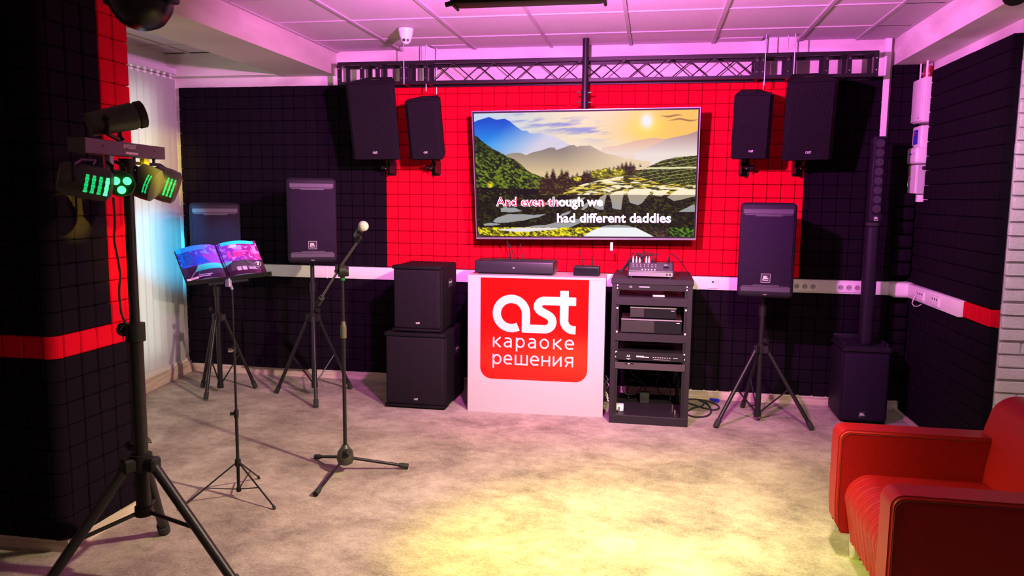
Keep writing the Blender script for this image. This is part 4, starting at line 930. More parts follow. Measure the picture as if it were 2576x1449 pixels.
# ------------------------------------------------------------------ mixer on the rack
mx = thing('mixing_desk', 'small silver mixing desk with plugs on top of the rack', 'mixer', (2.0, -.66, RZ))
MX0, MX1 = ony(1581, 675, -.74).x, ony(1694, 675, -.74).x; z0 = RZ+.012
MIXM = mat('mixer_paint', (.10, .085, .11), .35, metal=.4)
MB().prism([(-.76, z0), (-.56, z0), (-.56, z0+.082), (-.64, z0+.078), (-.755, z0+.033)], MX0, MX1, 'x').build('body', MIXM, mx, 10)
for x in (MX0-.004, MX1-.004): MB().prism([(-.765, z0-.002), (-.55, z0-.002), (-.55, z0+.092), (-.64, z0+.088), (-.765, z0+.040)], x, x+.008, 'x').build('cheek', BLKP, mx, 10)
MB().box(MX0+.002, MX1-.002, -.764, -.759, z0+.032, z0+.036).build('front_edge', SILV, mx, 0)
fm = MB()
for x in (MX0+.02, MX1-.02): fm.cyl((x, -.74, RZ), (x, -.74, z0), .01, n=10).cyl((x, -.59, RZ), (x, -.59, z0), .01, n=10)
fm.build('foot', RUB, mx)
def on_desk(u, v): # u 0..1 across, v 0..1 from front to back of the sloping panel
    y = -.755+v*.115; return Vector((MX0+(MX1-MX0)*u, y, z0+.033+v*.045))
nd = Vector((0, -.045, .115)).normalized()
for i in range(5):
    p = on_desk(.31+.07*i, .16); MB().cyl(p, p+nd*.006, .0055, n=10).build('knob', LOGO_W, mx)
for i in range(7):
    for v in (.55, .8): p = on_desk(.10+.085*i, v); MB().cyl(p, p+nd*.006, .0045, n=8).build('knob', GREY, mx)
p = on_desk(.84, .55); MB().box(p.x-.018, p.x+.018, p.y-.02, p.y+.02, p.z, p.z+.004).build('display', GLOSS, mx, 0)
MB().box(p.x-.012, p.x+.008, p.y+.012, p.y+.026, p.z+.012, p.z+.016).build('light_button', LOGO_W, mx, 0)
for u in (.86, .93): MB().cyl((MX0+(MX1-MX0)*u, -.757, z0+.016), (MX0+(MX1-MX0)*u, -.764, z0+.016), .0065, n=12).build('front_jack', CHROME, mx)
for u in (.02, .975): MB().cyl((MX0+(MX1-MX0)*u, -.757, z0+.018), (MX0+(MX1-MX0)*u, -.762, z0+.018), .004, n=10).build('screw', LOGO_W, mx)
plugs = [(.09, LOGO_W, .045), (.165, LOGO_W, .044), (.24, LOGO_W, .034), (.31, BLKP, .05), (.39, LOGO_W, .044), (.455, LOGO_W, .044), (.53, BLKP, .038), (.60, BLKP, .038), (.895, BLKP, .040)]
for i, (u, mm, L_) in enumerate(plugs):
    p = Vector((MX0+(MX1-MX0)*u, -.60, z0+.080)); q = p+Vector((0, 0, L_))
    pl = MB().cyl(p, p.lerp(q, .6), .0068, n=10).cyl(p.lerp(q, .6), q, .0055, .003, n=10).build('jack_plug', mm, mx)
    if u < .7: e = Vector((MX0-.05-.012*(i % 3), -.52, RZ+.01)); mid = q+Vector((.0+.01*(i % 2), .03, .022)); mid2 = Vector((MX0-.015+.005*i, -.54, RZ+.085))
    else: e = Vector((RX1-.01, -.42, RZ+.0)); mid = q+Vector((.02, .02, .022)); mid2 = q.lerp(e, .55)+Vector((.01, 0, .03))
    MB().tube(smooth([q, mid, mid2, e]), .0035, 6).build('plug_lead', RUB, mx)

# ------------------------------------------------------------------ column speaker
cs = thing('column_speaker', 'tall slim column loudspeaker rising from a black bass box', 'speaker', (3.48, -.36, 0))
MB().rbox(3.325, 3.640, -.47, -.10, .008, .50, .03, 4).build('bass_box', CABJ, cs)
MB().rbox(3.333, 3.632, -.492, -.44, .02, .50, .022, 4).build('grille', GR1, cs)
bm = bmesh.new(); bmesh.ops.create_cube(bm, size=1)
for v in bm.verts:
    v.co = Vector((3.4825+v.co.x*.322, -.29+v.co.y*.41, .522+v.co.z*.044))
bmesh.ops.bevel(bm, geom=list(bm.edges), offset=.014, segments=3, affect='EDGES')
MB().bm(bm).build('top_tray', CABJ, cs)
for x in (3.335, 3.615): MB().rbox(x, x+.014, -.44, -.13, .53, .565, .005, 2).build('tray_rim', CABJ, cs)
MB().rbox(3.335, 3.629, -.13, -.105, .53, .575, .005, 2).build('tray_rim', CABJ, cs)
for x in (3.325+.03, 3.61): MB().cyl((x, -.42, 0), (x, -.42, .012), .014, n=10).build('rubber_foot', RUB, cs)
MB().rbox(3.447, 3.529, -.43, -.32, .535, 1.375, .03, 5).build('lower_column', CABJ, cs)
MB().rbox(3.450, 3.526, -.425, -.325, 1.375, 1.392, .02, 3).build('joint', RUB, cs)
MB().rbox(3.450, 3.532, -.43, -.335, 1.392, 1.972, .012, 3).build('upper_column', CABJ, cs)
MB().rbox(3.457, 3.525, -.436, -.40, 1.455, 1.958, .008, 3).build('column_grille', GR1, cs)
DR = mat('driver_ring', (.030, .021, .036), .5)
for i in range(8):
    z = 1.487+.0625*i; MB().lathe([(.026, 0), (.027, .0016), (.022, .002), (.0215, .0006), (.007, .0004), (.006, .003), (.001, .004)], 18, M=Matrix.Translation((3.491, -.436, z)) @ Matrix.Rotation(PI/2, 4, 'X')).build('driver', DR, cs)
MB().rbox(3.452, 3.530, -.438, -.40, 1.400, 1.447, .004, 2).build('badge_block', CABJ, cs)
MB().rbox(3.474, 3.508, -.4395, -.437, 1.406, 1.438, .001, 1).build('badge', RUB, cs)
text('badge_lettering', 'JBL', .018, LOGO_W, FRONT(3.491, -.4400, 1.420), cs, bold=.0009); MB().box(3.478, 3.504, -.4402, -.4394, 1.409, 1.4115).build('badge_line', LOGO_W, cs, 0)
MB().rbox(3.448, 3.490, -.4945, -.490, .048, .095, .001, 1).build('badge', RUB, cs); p = onz(2168, 1056, .03); text('badge_lettering', 'JBL', .024, LOGO_W, FRONT(3.469, -.4952, .066), cs, bold=.001)

# ------------------------------------------------------------------ alarm boxes in the right corner
BOXM = PLASTIC_W
b1 = thing('alarm_box', 'tall white metal box highest in the right corner', 'electrical box', (3.83, -.1, 2.08))
MB().rbox(3.795, 3.88, -.245, -.035, 2.082, 2.385, .006, 2).build('housing', BOXM, b1); MB().rbox(3.782, 3.797, -.24, -.04, 2.09, 2.378, .004, 2).build('door', BOXM, b1)
MB().cyl((3.781, -.215, 2.11), (3.775, -.215, 2.11), .007, n=10).build('lock', GREY, b1)
b2 = thing('alarm_box', 'white control box with a small blue display in the right corner', 'electrical box', (3.83, -.1, 1.80))
MB().rbox(3.80, 3.88, -.225, -.045, 1.90, 2.062, .012, 3).build('upper_housing', BOXM, b2); MB().rbox(3.775, 3.88, -.235, -.03, 1.80, 1.915, .02, 4).build('lower_housing', BOXM, b2)
MB().rbox(3.796, 3.801, -.17, -.085, 1.935, 2.035, .001, 1).build('display', mat('blue_display', (.02, .01, .25), .2, emit=(.02, .01, .22), estr=.8), b2)
MB().box(3.794, 3.7965, -.125, -.09, 2.012, 2.022).box(3.794, 3.7965, -.115, -.09, 1.998, 2.003).build('display_print', mat('red_print', (.6, .05, .08), .4), b2, 0)
MB().prism([(-.16, 1.862), (-.09, 1.866), (-.115, 1.878)], 3.773, 3.7745, 'x').build('printed_mark', BLUEP, b2, 0)
MB().cyl((3.775, -.19, 1.87), (3.7735, -.19, 1.87), .010, n=14).build('key_mark', GREY, b2)
b3 = thing('alarm_box', 'lowest white box in the right corner with keys in its lock', 'electrical box', (3.83, -.1, 1.59))
MB().rbox(3.80, 3.88, -.215, -.03, 1.592, 1.795, .004, 1).build('housing', mat('grey_white', (.50, .48, .50), .5), b3); MB().rbox(3.79, 3.802, -.213, -.032, 1.595, 1.792, .002, 1).build('door', BOXM, b3)
for i in range(3): MB().box(3.788, 3.7905, -.085, -.05, 1.752-.018*i, 1.762-.018*i).build('red_label', MATS['red_print'], b3, 0)
MB().cyl((3.84, -.215, 1.77), (3.84, -.219, 1.77), .014, n=16).build('cable_gland', RUB, b3)
MB().cyl((3.789, -.14, 1.705), (3.775, -.14, 1.705), .005, n=8).tube([(3.774, -.14, 1.705), (3.772, -.115, 1.69), (3.772, -.105, 1.665)], .002, 5).rbox(3.770, 3.773, -.115, -.10, 1.645, 1.67, .001, 1).build('keys', CHROME, b3)
tag(MB().rbox(3.82, 3.88, -.19, -.06, 1.535, 1.59, .006, 2).build('duct_end', BOXM), 'short white duct end under the lowest alarm box', 'duct')
m = thing('alarm_bell', 'round red alarm bell above the highest white box', 'bell', (3.85, -.17, 2.43))
MB().lathe([(.055, 0), (.055, .02), (.045, .035), (.02, .045), (.001, .047)], 24, M=Matrix.Translation((3.875, -.095, 2.425)) @ Matrix.Rotation(-PI/2, 4, 'Y')).build('gong', mat('bell_red', (.45, .01, .02), .25, coat=.4), m)
MB().cyl((3.83, -.095, 2.425), (3.822, -.095, 2.425), .012, n=12).build('centre_nut', CHROME, m)
for y, r in ((-.20, .008), (-.065, .006)):
    tag(MB().cyl((3.82, y, 2.38), (3.82, y, 2.497), r, n=10).build('conduit', PLASTIC_W), 'thicker white conduit in front of the red alarm bell' if y < -.1 else 'thin white conduit left of the red alarm bell', 'pipe')

# ------------------------------------------------------------------ microphone and its stand
mb_, mbase = (.362, -2.115), None
ms = thing('microphone_stand', 'black boom microphone stand with rubber tipped legs', 'stand', (mb_[0], mb_[1], 0))
bx, by = mb_
MB().lathe([(.022, -.055), (.040, -.045), (.048, -.02), (.042, .02), (.024, .045), (.016, .06)], 20, M=Matrix.Translation((bx, by, .105))).build('base_hub', mat('olive_black', (.035, .034, .024), .45), ms)
MB().cyl((bx+.02, by-.03, .13), (bx+.045, by-.05, .14), .020, .017, n=14).build('base_knob', BLKP, ms)
for (px, py) in ((793, 1243), (1027, 1173), (795, 1149)):
    F_ = onz(px, py, .018); d = Vector((F_.x-bx, F_.y-by, 0)).normalized(); S = Vector((bx, by, .085))+d*.035
    lg = MB().cyl(S, F_, .0085, n=12).build('leg', BLK, ms); e = (F_-S).normalized(); MB().cyl(F_-e*.055, F_-e*.035, .011, .015, n=12).cyl(F_-e*.035, F_, .015, .0155, n=12).build('rubber_foot', RUB, lg)
def mp(px, py, y=None): return ony(px, py, by if y is None else y)
ztube = mp(868, 848).z; ztop = mp(866, 700).z
MB().cyl((bx, by, .14), (bx, by, ztube), .0105, n=14).build('lower_tube', BLK, ms)
MB().cyl((bx, by, ztube-.005), (bx, by, mp(868, 822).z), .017, n=14).cyl((bx, by, mp(868, 822).z), (bx, by, mp(868, 808).z), .017, .010, n=14).build('clutch', mat('olive_grip', (.07, .062, .04), .6), ms)
MB().cyl((bx, by, ztube), (bx, by, ztop), .0075, n=14).build('upper_tube', BLK, ms)
MB().cyl((bx, by, ztop-.012), (bx, by, ztop+.014), .013, n=14).build('green_collar', mat('green_band', (.01, .12, .03), .4), ms)
pv = Vector((bx+.004, by-.02, mp(866, 680).z))
MB().cyl(pv+Vector((-.014, -.012, 0)), pv+Vector((.016, .008, 0)), .033, n=22).cyl(pv+Vector((-.030, -.016, .012)), pv+Vector((-.014, -.010, .012)), .024, n=20).build('boom_clutch', BLKP, ms)
MB().cyl(pv+Vector((.016, .006, -.005)), pv+Vector((.034, .014, -.005)), .028, .026, n=10).build('clutch_knob', BLKP, ms)
MB().cyl(pv+Vector((-.030, -.018, -.004)), pv+Vector((-.034, -.020, -.004)), .009, n=12).build('clutch_cap', CHROME, ms)
mh = mp(903, 603, -2.25); mt = mp(806, 754, -1.98)
A0 = pv+Vector((.002, -.02, .022))
MB().cyl(mt, A0+(A0-mt).normalized()*.0, .0062, n=12).cyl(A0, mh, .0062, n=12).build('boom', mat('boom_steel', (.20, .18, .19), .3, metal=.8), ms)
e = (mt-A0).normalized(); MB().cyl(mt-e*.012, mt+e*.045, .013, .017, n=14).cyl(mt-e*.022, mt-e*.012, .017, n=14).build('counterweight', RUB, ms)
MB().cyl(mh-Vector((.012, 0, .012)), mh+Vector((.010, -.005, .014)), .011, n=12).rbox(mh.x-.012, mh.x+.012, mh.y-.010, mh.y+.010, mh.z+.0, mh.z+.022, .004, 2).build('clip', BLKP, ms)
mic = thing('microphone', 'handheld microphone with a silver grille clipped on the boom stand', 'microphone', tuple(mh))
g = mp(914, 569, -2.29); bk = mp(893, 594, -2.16)
dm = (g-bk).normalized(); Mm = Matrix.Translation(g) @ dm.to_track_quat('Z', 'Y').to_matrix().to_4x4()
MESHM = grille_mat('mic_mesh', (.22, .20, .22), (.66, .60, .64), 420, .35)
MB().lathe([(.018, -.030), (.0245, -.006), (.0262, .0)], 24, M=Mm).lathe([(.0262, 0), (.0262, .004), (.024, .012), (.017, .019), (.008, .0225), (.001, .0235)], 24, M=Mm).build('grille_head', MESHM, mic)
MB().lathe([(.0262, -.002), (.0268, 0), (.0268, .004), (.0262, .006)], 24, M=Mm).build('ring', SILV, mic)
MB().lathe([(.010, -.165), (.012, -.16), (.0145, -.08), (.0185, -.030)], 20, M=Mm).build('handle', mat('mic_handle', (.14, .13, .13), .4), mic)
MB().lathe([(.0178, -.085), (.0185, -.08), (.0195, -.05), (.019, -.046)], 20, M=Mm).build('holder', BLKP, mic)

# ------------------------------------------------------------------ music stand and open catalogue
mu = thing('music_stand', 'thin black folding music stand', 'stand', (-.03, -2.56, 0)); bx, by = -.03, -2.56
feet = [onz(692, 1278, .01), onz(652, 1201, .01), onz(452, 1281, .01)]
HZ = .185
MB().cyl((bx, by, .045), (bx, by, ony(588, 1040, by).z), .0085, n=12).build('lower_tube', BLK, mu)
z2 = ony(588, 1040, by).z
MB().cyl((bx, by, z2-.02), (bx, by, z2+.018), .012, n=12).build('tube_collar', BLKP, mu); MB().cyl((bx, by, z2), (bx-.028, by-.01, z2), .009, n=10).build('knob', BLKP, mu)
z3 = ony(582, 880, by).z
MB().cyl((bx, by, z2), (bx, by, z3), .0062, n=10).build('middle_tube', BLK, mu); MB().cyl((bx, by, z3-.018), (bx, by, z3+.018), .010, n=10).build('tube_collar', BLKP, mu); MB().cyl((bx, by, z3), (bx-.026, by-.01, z3), .011, n=10).build('knob', CHROME, mu)
z4 = ony(577, 722, by).z
MB().cyl((bx, by, z3), (bx, by, z4+.01), .0042, n=10).build('upper_tube', BLK, mu)
MB().cyl((bx, by, HZ-.016), (bx, by, HZ+.018), .015, n=14).build('hub', BLKP, mu); MB().cyl((bx, by, .035), (bx, by, .055), .012, n=12).build('lower_collar', BLKP, mu)
for F_ in feet:
    d = Vector((F_.x-bx, F_.y-by, 0)).normalized(); S = Vector((bx, by, HZ))+d*.012
    lg = MB().cyl(S, F_, .0042, n=8).build('leg', BLK, mu); MB().cyl(F_-(F_-S).normalized()*.016, F_+Vector((0, 0, -.004)), .0075, n=10).build('rubber_foot', RUB, lg)
    MB().cyl((bx, by, .046), S.lerp(F_, .55), .0032, n=8).build('brace', BLK, mu)
# desk: lower edge from (465,716) to (684,686), top edge (438,634)-(640,607): leaning back
yb_, yt_ = -2.60, -2.50
LL, LR, UL, UR = ony(470, 712, -2.69), ony(672, 688, -2.50), ony(439, 630, -2.60), ony(640, 607, -2.41)
ex = (LR-LL).normalized(); ey = (UL-LL); ey = (ey-ex*ey.dot(ex)).normalized(); nz_ = ex.cross(ey)
if nz_.y > 0: nz_ = -nz_
def dk(u, v, d=0.): return (LL*(1-u)+LR*u)*(1-v)+(UL*(1-u)+UR*u)*v+nz_*d
mb = MB()
for (a, b) in (((0, .0), (1, .0)), ((0, 0), (0, 1)), ((1, 0), (1, 1)), ((0, .5), (1, .5)), ((.5, 0), (.5, .9))): mb.tube([dk(*a, -.012), dk(*b, -.012)], .004, 6)
mb.build('desk_frame', BLK, mu)
lip = MB(); q = [dk(-.01, -.02, -.012), dk(1.06, -.02, -.012), dk(1.05, -.02, .020), dk(-.01, -.02, .020)]; dn = -ey*.004
lip.add(q+[p+dn for p in q], [(0, 1, 2, 3), (7, 6, 5, 4), (0, 4, 5, 1), (1, 5, 6, 2), (2, 6, 7, 3), (3, 7, 4, 0)]); lip.build('desk_lip', BLKP, mu, 0)
MB().tube([dk(.25, -.05, -.02), dk(.75, -.05, -.02)], .006, 8).build('lower_bar', BLK, mu); c0 = (dk(.5, -.04, -.01)); MB().rbox(c0.x-.012, c0.x+.012, c0.y-.012, c0.y+.012, c0.z-.03, c0.z+.02, .003, 1).cyl((bx, by, z4-.01), c0, .007, n=8).build('desk_joint', SILV, mu)
for u0, v0, u1, v1 in ((.06, -.0, .21, .30), (.93, .03, .80, .34)): MB().tube([dk(u0, v0, .03), dk(u0*.5+u1*.5, (v0+v1)/2, .036), dk(u1, v1, .032), dk(u1+.01, v1+.01, .028)], .0013, 5).build('page_holder', SILV, mu)
bk_ = thing('catalogue', 'open glossy catalogue with blue and pink photographs on the music stand', 'book', tuple(dk(.5, 0)))
BW, BH = 320, 170; S2, T2 = np.meshgrid(np.linspace(0, 1, BW), np.linspace(0, 1, BH))
def bulge_(u): a = abs(u-.5)*2; return .004+.022*(math.sin(min(1, a*1.15)*PI))**.8*(1 if a < .87 else .9) - .004*(a < .06)
vs = []
for j in range(BH):
    v = j/(BH-1)
    for i in range(BW): u = i/(BW-1); vs.append(dk(u, v+.02*math.sin(u*2*PI)*0, bulge_(u)*.8+.002)-bk_.location)
U_, V_ = S2, T2
pg = mixc(mixc((30, 60, 170), (120, 60, 190), (U_-.05)/.4), (130, 30, 110), (U_-.55)/.3)
nn = fbm(U_*26, V_*18, 81); n3 = fbm(U_*9, V_*7, 91)
pg = mixc(pg, mixc((0, 150, 255), (240, 120, 240), U_*1.3), np.clip((nn-.52)*5, 0, 1)*(V_ > .42))
pg = put(pg, (V_ > .86) & (U_ < .36)*(nn > .0), mixc((0, 190, 255), (90, 110, 255), U_/.4)); pg = put(pg, (V_ > .90) & (U_ > .56) & (U_ < .97), np.array((40, 215, 240.)))
pg = put(pg, inpoly(U_, V_, [(.02, .48), (.16, .50), (.16, .80), (.04, .86)]), mixc((0, 120, 230), (20, 60, 160), nn)); pg = put(pg, inpoly(U_, V_, [(.19, .44), (.36, .46), (.36, .64), (.19, .66)]), mixc((0, 110, 220), (50, 60, 190), nn*1.4))
pg = put(pg, inpoly(U_, V_, [(.38, .44), (.5, .44), (.5, .70), (.30, .72), (.30, .60)]), np.array((130, 60, 170.)))
for a, b, c_, d_, co in ((.60, .50, .64, .72, (225, 60, 160)), (.67, .52, .80, .66, (210, 50, 130)), (.68, .66, .86, .70, (230, 80, 180)), (.87, .52, .90, .70, (190, 40, 120)), (.93, .50, .97, .86, (235, 130, 210)), (.93, .44, .99, .60, (220, 60, 150)), (.70, .72, .80, .86, (160, 120, 230)), (.66, .80, .74, .88, (180, 190, 250))):
    pg = put(pg, (U_ > a) & (U_ < c_) & (V_ > b) & (V_ < d_), np.array(co, float)*np.ones(3))
lowband = V_ < .42-.10*np.abs(U_-.5)*0
pg = put(pg, V_ < .40, mixc((44, 34, 66), (62, 30, 54), U_)); pg = put(pg, inpoly(U_, V_, [(.14, .22), (.50, .30), (.50, .42), (.40, .44), (.20, .40)]), mixc((20, 150, 150), (70, 190, 190), (V_-.2)*4))
pg = put(pg, inpoly(U_, V_, [(.50, .30), (.53, .30), (.62, .38), (.62, .42), (.50, .42)]), np.array((80, 170, 180.))); pg = put(pg, inpoly(U_, V_, [(.58, .14), (.88, .12), (.88, .36), (.78, .42), (.60, .36)]), np.array((70, 54, 66.)))
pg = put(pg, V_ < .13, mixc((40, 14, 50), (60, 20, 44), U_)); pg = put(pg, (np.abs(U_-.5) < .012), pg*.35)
pg = put(pg, (U_ > .01) & (U_ < .16) & (V_ > .03) & (V_ < .09), np.array((225, 170, 200.)))
for a, b, c_ in ((.17, .34, .12), (.17, .31, .075), (.80, .90, .20), (.80, .89, .165), (.80, .90, .13)): pg = put(pg, (U_ > a) & (U_ < b) & (np.abs(V_-c_) < .010), np.array((190, 150, 190.)))
for a in (.66, .73): pg = put(pg, (np.maximum(np.abs(U_-a-.02)/.026, np.abs(V_-.165)/.055) < 1), np.array((180, 140, 170.)))
picture('pages', vs, BW, BH, srgb(np.clip(pg, 0, 255)), attr_emit_mat('glossy_print', 1, False, .22), bk_)
sh = MB(); N_ = 20
top = [dk(i/N_, 1, bulge_(i/N_)*.8+.001) for i in range(N_+1)]; bot = [dk(i/N_, 0, bulge_(i/N_)*.8+.001) for i in range(N_+1)]; tb = [dk(i/N_, 1, -.004) for i in range(N_+1)]; bb = [dk(i/N_, 0, -.004) for i in range(N_+1)]
V4 = top+bot+tb+bb; n = N_+1; F4 = []
for i in range(N_): F4 += [(i, i+1, 2*n+i+1, 2*n+i), (n+i, n+i+1, 3*n+i+1, 3*n+i), (2*n+i, 2*n+i+1, 3*n+i+1, 3*n+i)]
F4 += [(0, n, 3*n, 2*n), (N_, n+N_, 3*n+N_, 2*n+N_)]
sh.add(V4, F4).build('page_block', mat('paper_edge', (.30, .26, .34), .6), bk_, 0)
cM = frame(dk(.925, .265, bulge_(.92)*.8+.0060), ex, ey); ring = MB(); K = 24
ring.add([(r_*math.cos(2*PI*k/K), r_*math.sin(2*PI*k/K), .0004) for r_ in (.0165, .0140) for k in range(K)], [(k, (k+1) % K, K+(k+1) % K, K+k) for k in range(K)], 0, cM); ring.build('printed_ring', LOGO_W, bk_, 0)
text('printed_number', '3', .026, LOGO_W, frame(dk(.925, .235, bulge_(.92)*.8+.0064), ex, ey), bk_, bold=.0012, extrude=.0001)

# ------------------------------------------------------------------ foreground light stand, bar and fixtures
fs_ = thing('light_stand', 'tall black tripod light stand in front of the pillar', 'stand', (.049, -3.4, 0)); bx, by = .049, -3.4
FB = onz(413, 1334, .02); r_ = math.hypot(FB.x-bx, FB.y-by); a0 = math.atan2(FB.y-by, FB.x-bx)
feet = [(bx+r_*math.cos(a0+k*2*PI/3), by+r_*math.sin(a0+k*2*PI/3)) for k in range(3)]
tripod(fs_, (bx, by), feet, hub_z=.49, pole_r=.027, leg_r=.0195, low_z=.275, top_z=1.66, up2=ony(340, 835, by).z, inner=.0185, brace=.52, spread=.055, knob_dir=(-1, .25, 0))
kp = ony(318, 828, by)
MB().cyl((bx, by, kp.z-.0), (kp.x-.005, by-.005, kp.z), .012, n=12).cyl((kp.x-.004, by-.005, kp.z), (kp.x-.022, by-.005, kp.z), .028, .024, n=14).build('locking_knob', BLKP, fs_)
MB().tube([(kp.x+.01, by-.02, kp.z+.02), (kp.x-.008, by-.03, kp.z-.0), (kp.x+.002, by-.028, kp.z-.02), (kp.x+.012, by-.03, kp.z-.05)], .002, 5).build('pin_cord', CHROME, fs_)
bl_ = thing('light_bar', 'black T-bar carrying four party lights on top of the stand', 'light bar', (.049, -3.4, 1.66))
E1, E2 = Vector((.132, -3.735, 1.705)), Vector((-.063, -3.023, 1.690))
zc1 = (ony(222, 345, E1.y).z+ony(222, 384, E1.y).z)/2; zc2 = (ony(418, 372, E2.y).z+ony(418, 400, E2.y).z)/2; E1.z = zc1; E2.z = zc2
bd = (E2-E1).normalized(); bn = Vector((bd.y, -bd.x, 0)).normalized()
if bn.x < 0: bn = -bn
bu = Vector((0, 0, 1)); BMx = Matrix(((bd.x, bn.x, 0, E1.x), (bd.y, bn.y, 0, E1.y), (bd.z, 0, 1, E1.z), (0, 0, 0, 1)))   # x along, y out to the room, z up
BL2 = (E2-E1).length
BARM = mat('bar_paint', (.065, .055, .060), .45, bump=.3, bscale=300)
MB().rbox(0, BL2, -.045, .012, -.026, .026, .002, 1, M=BMx).build('bar', BARM, bl_)
MB().cyl((bx, by, 1.60), (bx, by, 1.67), .024, .03, n=18).build('mount_cone', BLKP, bl_)
LTM = mat('bar_print', (.62, .52, .50), .5)
TM = BMx @ Matrix.Translation((BL2*.5, .0126, -.002)) @ frame((0, 0, 0), (1, 0, 0), (0, 0, 1)) 
TMx = frame(BMx @ Vector((BL2*.42, .0128, .004)), bd, (0, 0, 1))
text('bar_lettering', 'INVOLIGHT', .022, LTM, TMx, bl_, bold=.0006, extrude=.0002, align='LEFT')
MB().rbox(BL2*.44, BL2*.60, .0122, .0130, -.018, -.009, .0003, 1, M=BMx).build('print_line', LTM, bl_)
for u in (.18, .83): MB().cyl(BMx @ Vector((BL2*u, .011, .004)), BMx @ Vector((BL2*u, .014, .004)), .004, n=8).build('screw', BLK, bl_)
GLED = mat('green_led', (.02, .3, .08), .3, emit=(.03, 1, .12), estr=6.); GSL = mat('green_slot', (.02, .25, .1), .3, emit=(.005, .62, .16), estr=1.0)
OLIVE = mat('fixture_black', (.040, .040, .034), .42, bump=.2, bscale=300)
def at_px(px, py, depth):   # world point at a given distance along the view axis
    return CAM+ray(px, py)*depth
def fixture_frame(c, axis): return Matrix.Translation(c) @ Vector(axis).normalized().to_track_quat('Z', 'Y').to_matrix().to_4x4()
def yoke(t, u, c, wdt, hang_z):
    top = BMx @ Vector((BL2*u, -.015, -.026)); s = bd*wdt/2
    mb = MB().cyl(top, top-Vector((0, 0, .022)), .006, n=8)
    P0 = top-Vector((0, 0, .022)); pts = [c-s, c-s*1.0+Vector((0, 0, hang_z*.55)), P0-s*.8, P0, P0+s*.8, c+s+Vector((0, 0, hang_z*.55)), c+s]
    for i in range(len(pts)-1): mb.cyl(pts[i], pts[i+1], .0065, n=6)
    mb.build('yoke', BLK, t)
def par_light(label, u, c, axis, r, L_):
    t = thing('par_light', label, 'stage light', tuple(c)); M = fixture_frame(c, axis)
    MB().lathe([(r*.55, -L_), (r*.92, -L_*.82), (r, -.012), (r, 0), (r*.93, .002), (r*.90, -.006)], 28, M=M).build('can', OLIVE, t)
    MB().lathe([(r*.90, -.0065), (r*.90, -.004)], 28, M=M).build('front_plate', RUB, t)
    for k in range(3):
        a = PI/2+PI/3+k*2*PI/3; p = M @ Vector((r*.46*math.cos(a), r*.46*math.sin(a), 0)); ax = (M.to_3x3() @ Vector((0, 0, 1))).normalized()
        MB().lathe([(.0135, -.004), (.0135, .001), (.009, .004), (.001, .005)], 18, M=M @ Matrix.Translation((r*.46*math.cos(a), r*.46*math.sin(a), 0))).build('lens', GLED, t)
    yoke(t, u, c-Vector(axis).normalized()*L_*.5, r*2.3, .1); return t
def derby_light(label, u, c, axis, r, L_, slots, facing):
    """drum lying along axis, its curved flank cut by lit slots turned towards 'facing'"""
    t = thing('derby_light', label, 'stage light', tuple(c)); M = fixture_frame(c, axis); Mi = M.to_3x3()
    MB().lathe([(r*.80, -L_), (r, -L_*.86), (r*1.02, -.03), (r*.97, 0), (r*.70, .012), (.001, .014)], 30, M=M).build('drum', OLIVE, t)
    f = Mi.inverted() @ Vector(facing); a0 = math.atan2(f.y, f.x)
    for i in range(slots):
        z = -.010-i*(L_*.135); mb = MB(); n = 6; sp = math.radians(27)
        for k in range(n):
            a = a0-sp+2*sp*k/(n-1); b = a+2*sp/(n-1)*.93; w = L_*.040*(1 if k % 2 else .82)
            vs = [((r*1.03)*math.cos(q), (r*1.03)*math.sin(q), z+s*w) for q in (a, b) for s in (-1, 1)]
            mb.add(vs, [(0, 1, 3, 2)], 0, M)
        mb.build('lit_slot', GSL if i else GLED if slots > 3 else GSL, t, 0)
    yoke(t, u, c-Vector(axis).normalized()*L_*.5, r*2.4, .1); return t
def axes(px, py):
    """the direction back to the room and the direction across it, where this fixture hangs"""
    v = ray(px, py).normalized(); r = v.cross(Vector((0, 0, 1))).normalized(); return -v, r
tc_, rg_ = axes(268, 463)
derby_light('large derby light with rows of green slots, nearest on the bar', .10, at_px(272, 468, 2.64), rg_+Vector((0, 0, -.20))-tc_*.12, .056, .150, 4, tc_)
tc_, rg_ = axes(305, 463)
par_light('round light showing three bright green lamps', .36, at_px(306, 463, 2.66), tc_+rg_*.16+Vector((0, 0, -.12)), .045, .10)
tc_, rg_ = axes(383, 462)
derby_light('yellow lit stubby drum light just right of the stand pole', .64, at_px(391, 468, 3.0), rg_+Vector((0, 0, -.42))+tc_*.30, .066, .075, 2, tc_)
tc_, rg_ = axes(434, 470)
derby_light('farther derby light with three green slots at the far end of the bar', .92, at_px(442, 474, 3.22), rg_+Vector((0, 0, -.36))+tc_*.0, .070, .100, 3, tc_)
mb = MB()
for u, mm in ((.28, None),):
    p = BMx @ Vector((BL2*u, 0, -.028)); mb.rbox(p.x-.012, p.x+.012, p.y-.012, p.y+.012, p.z-.05, p.z, .003, 1)
mb.build('wing_clamp', GREY, bl_)
p = BMx @ Vector((BL2*.73, 0, -.028)); MB().rbox(p.x-.012, p.x+.012, p.y-.016, p.y+.016, p.z-.055, p.z, .003, 1).build('yellow_clamp', mat('yellow_plastic', (.75, .62, .03), .4), bl_)
pj = thing('laser_projector', 'black barrel laser light on a bracket on top of the bar', 'stage light', (.05, -3.4, 1.75))
Cc = at_px(345, 290, 2.88); ax = (at_px(361, 286, 2.92)-at_px(262, 306, 2.84)).normalized(); M = fixture_frame(Cc, ax)
MB().lathe([(.034, -.175), (.042, -.17), (.046, -.10), (.050, -.015), (.046, -.012), (.046, .0)], 28, M=M).build('barrel', OLIVE, pj)
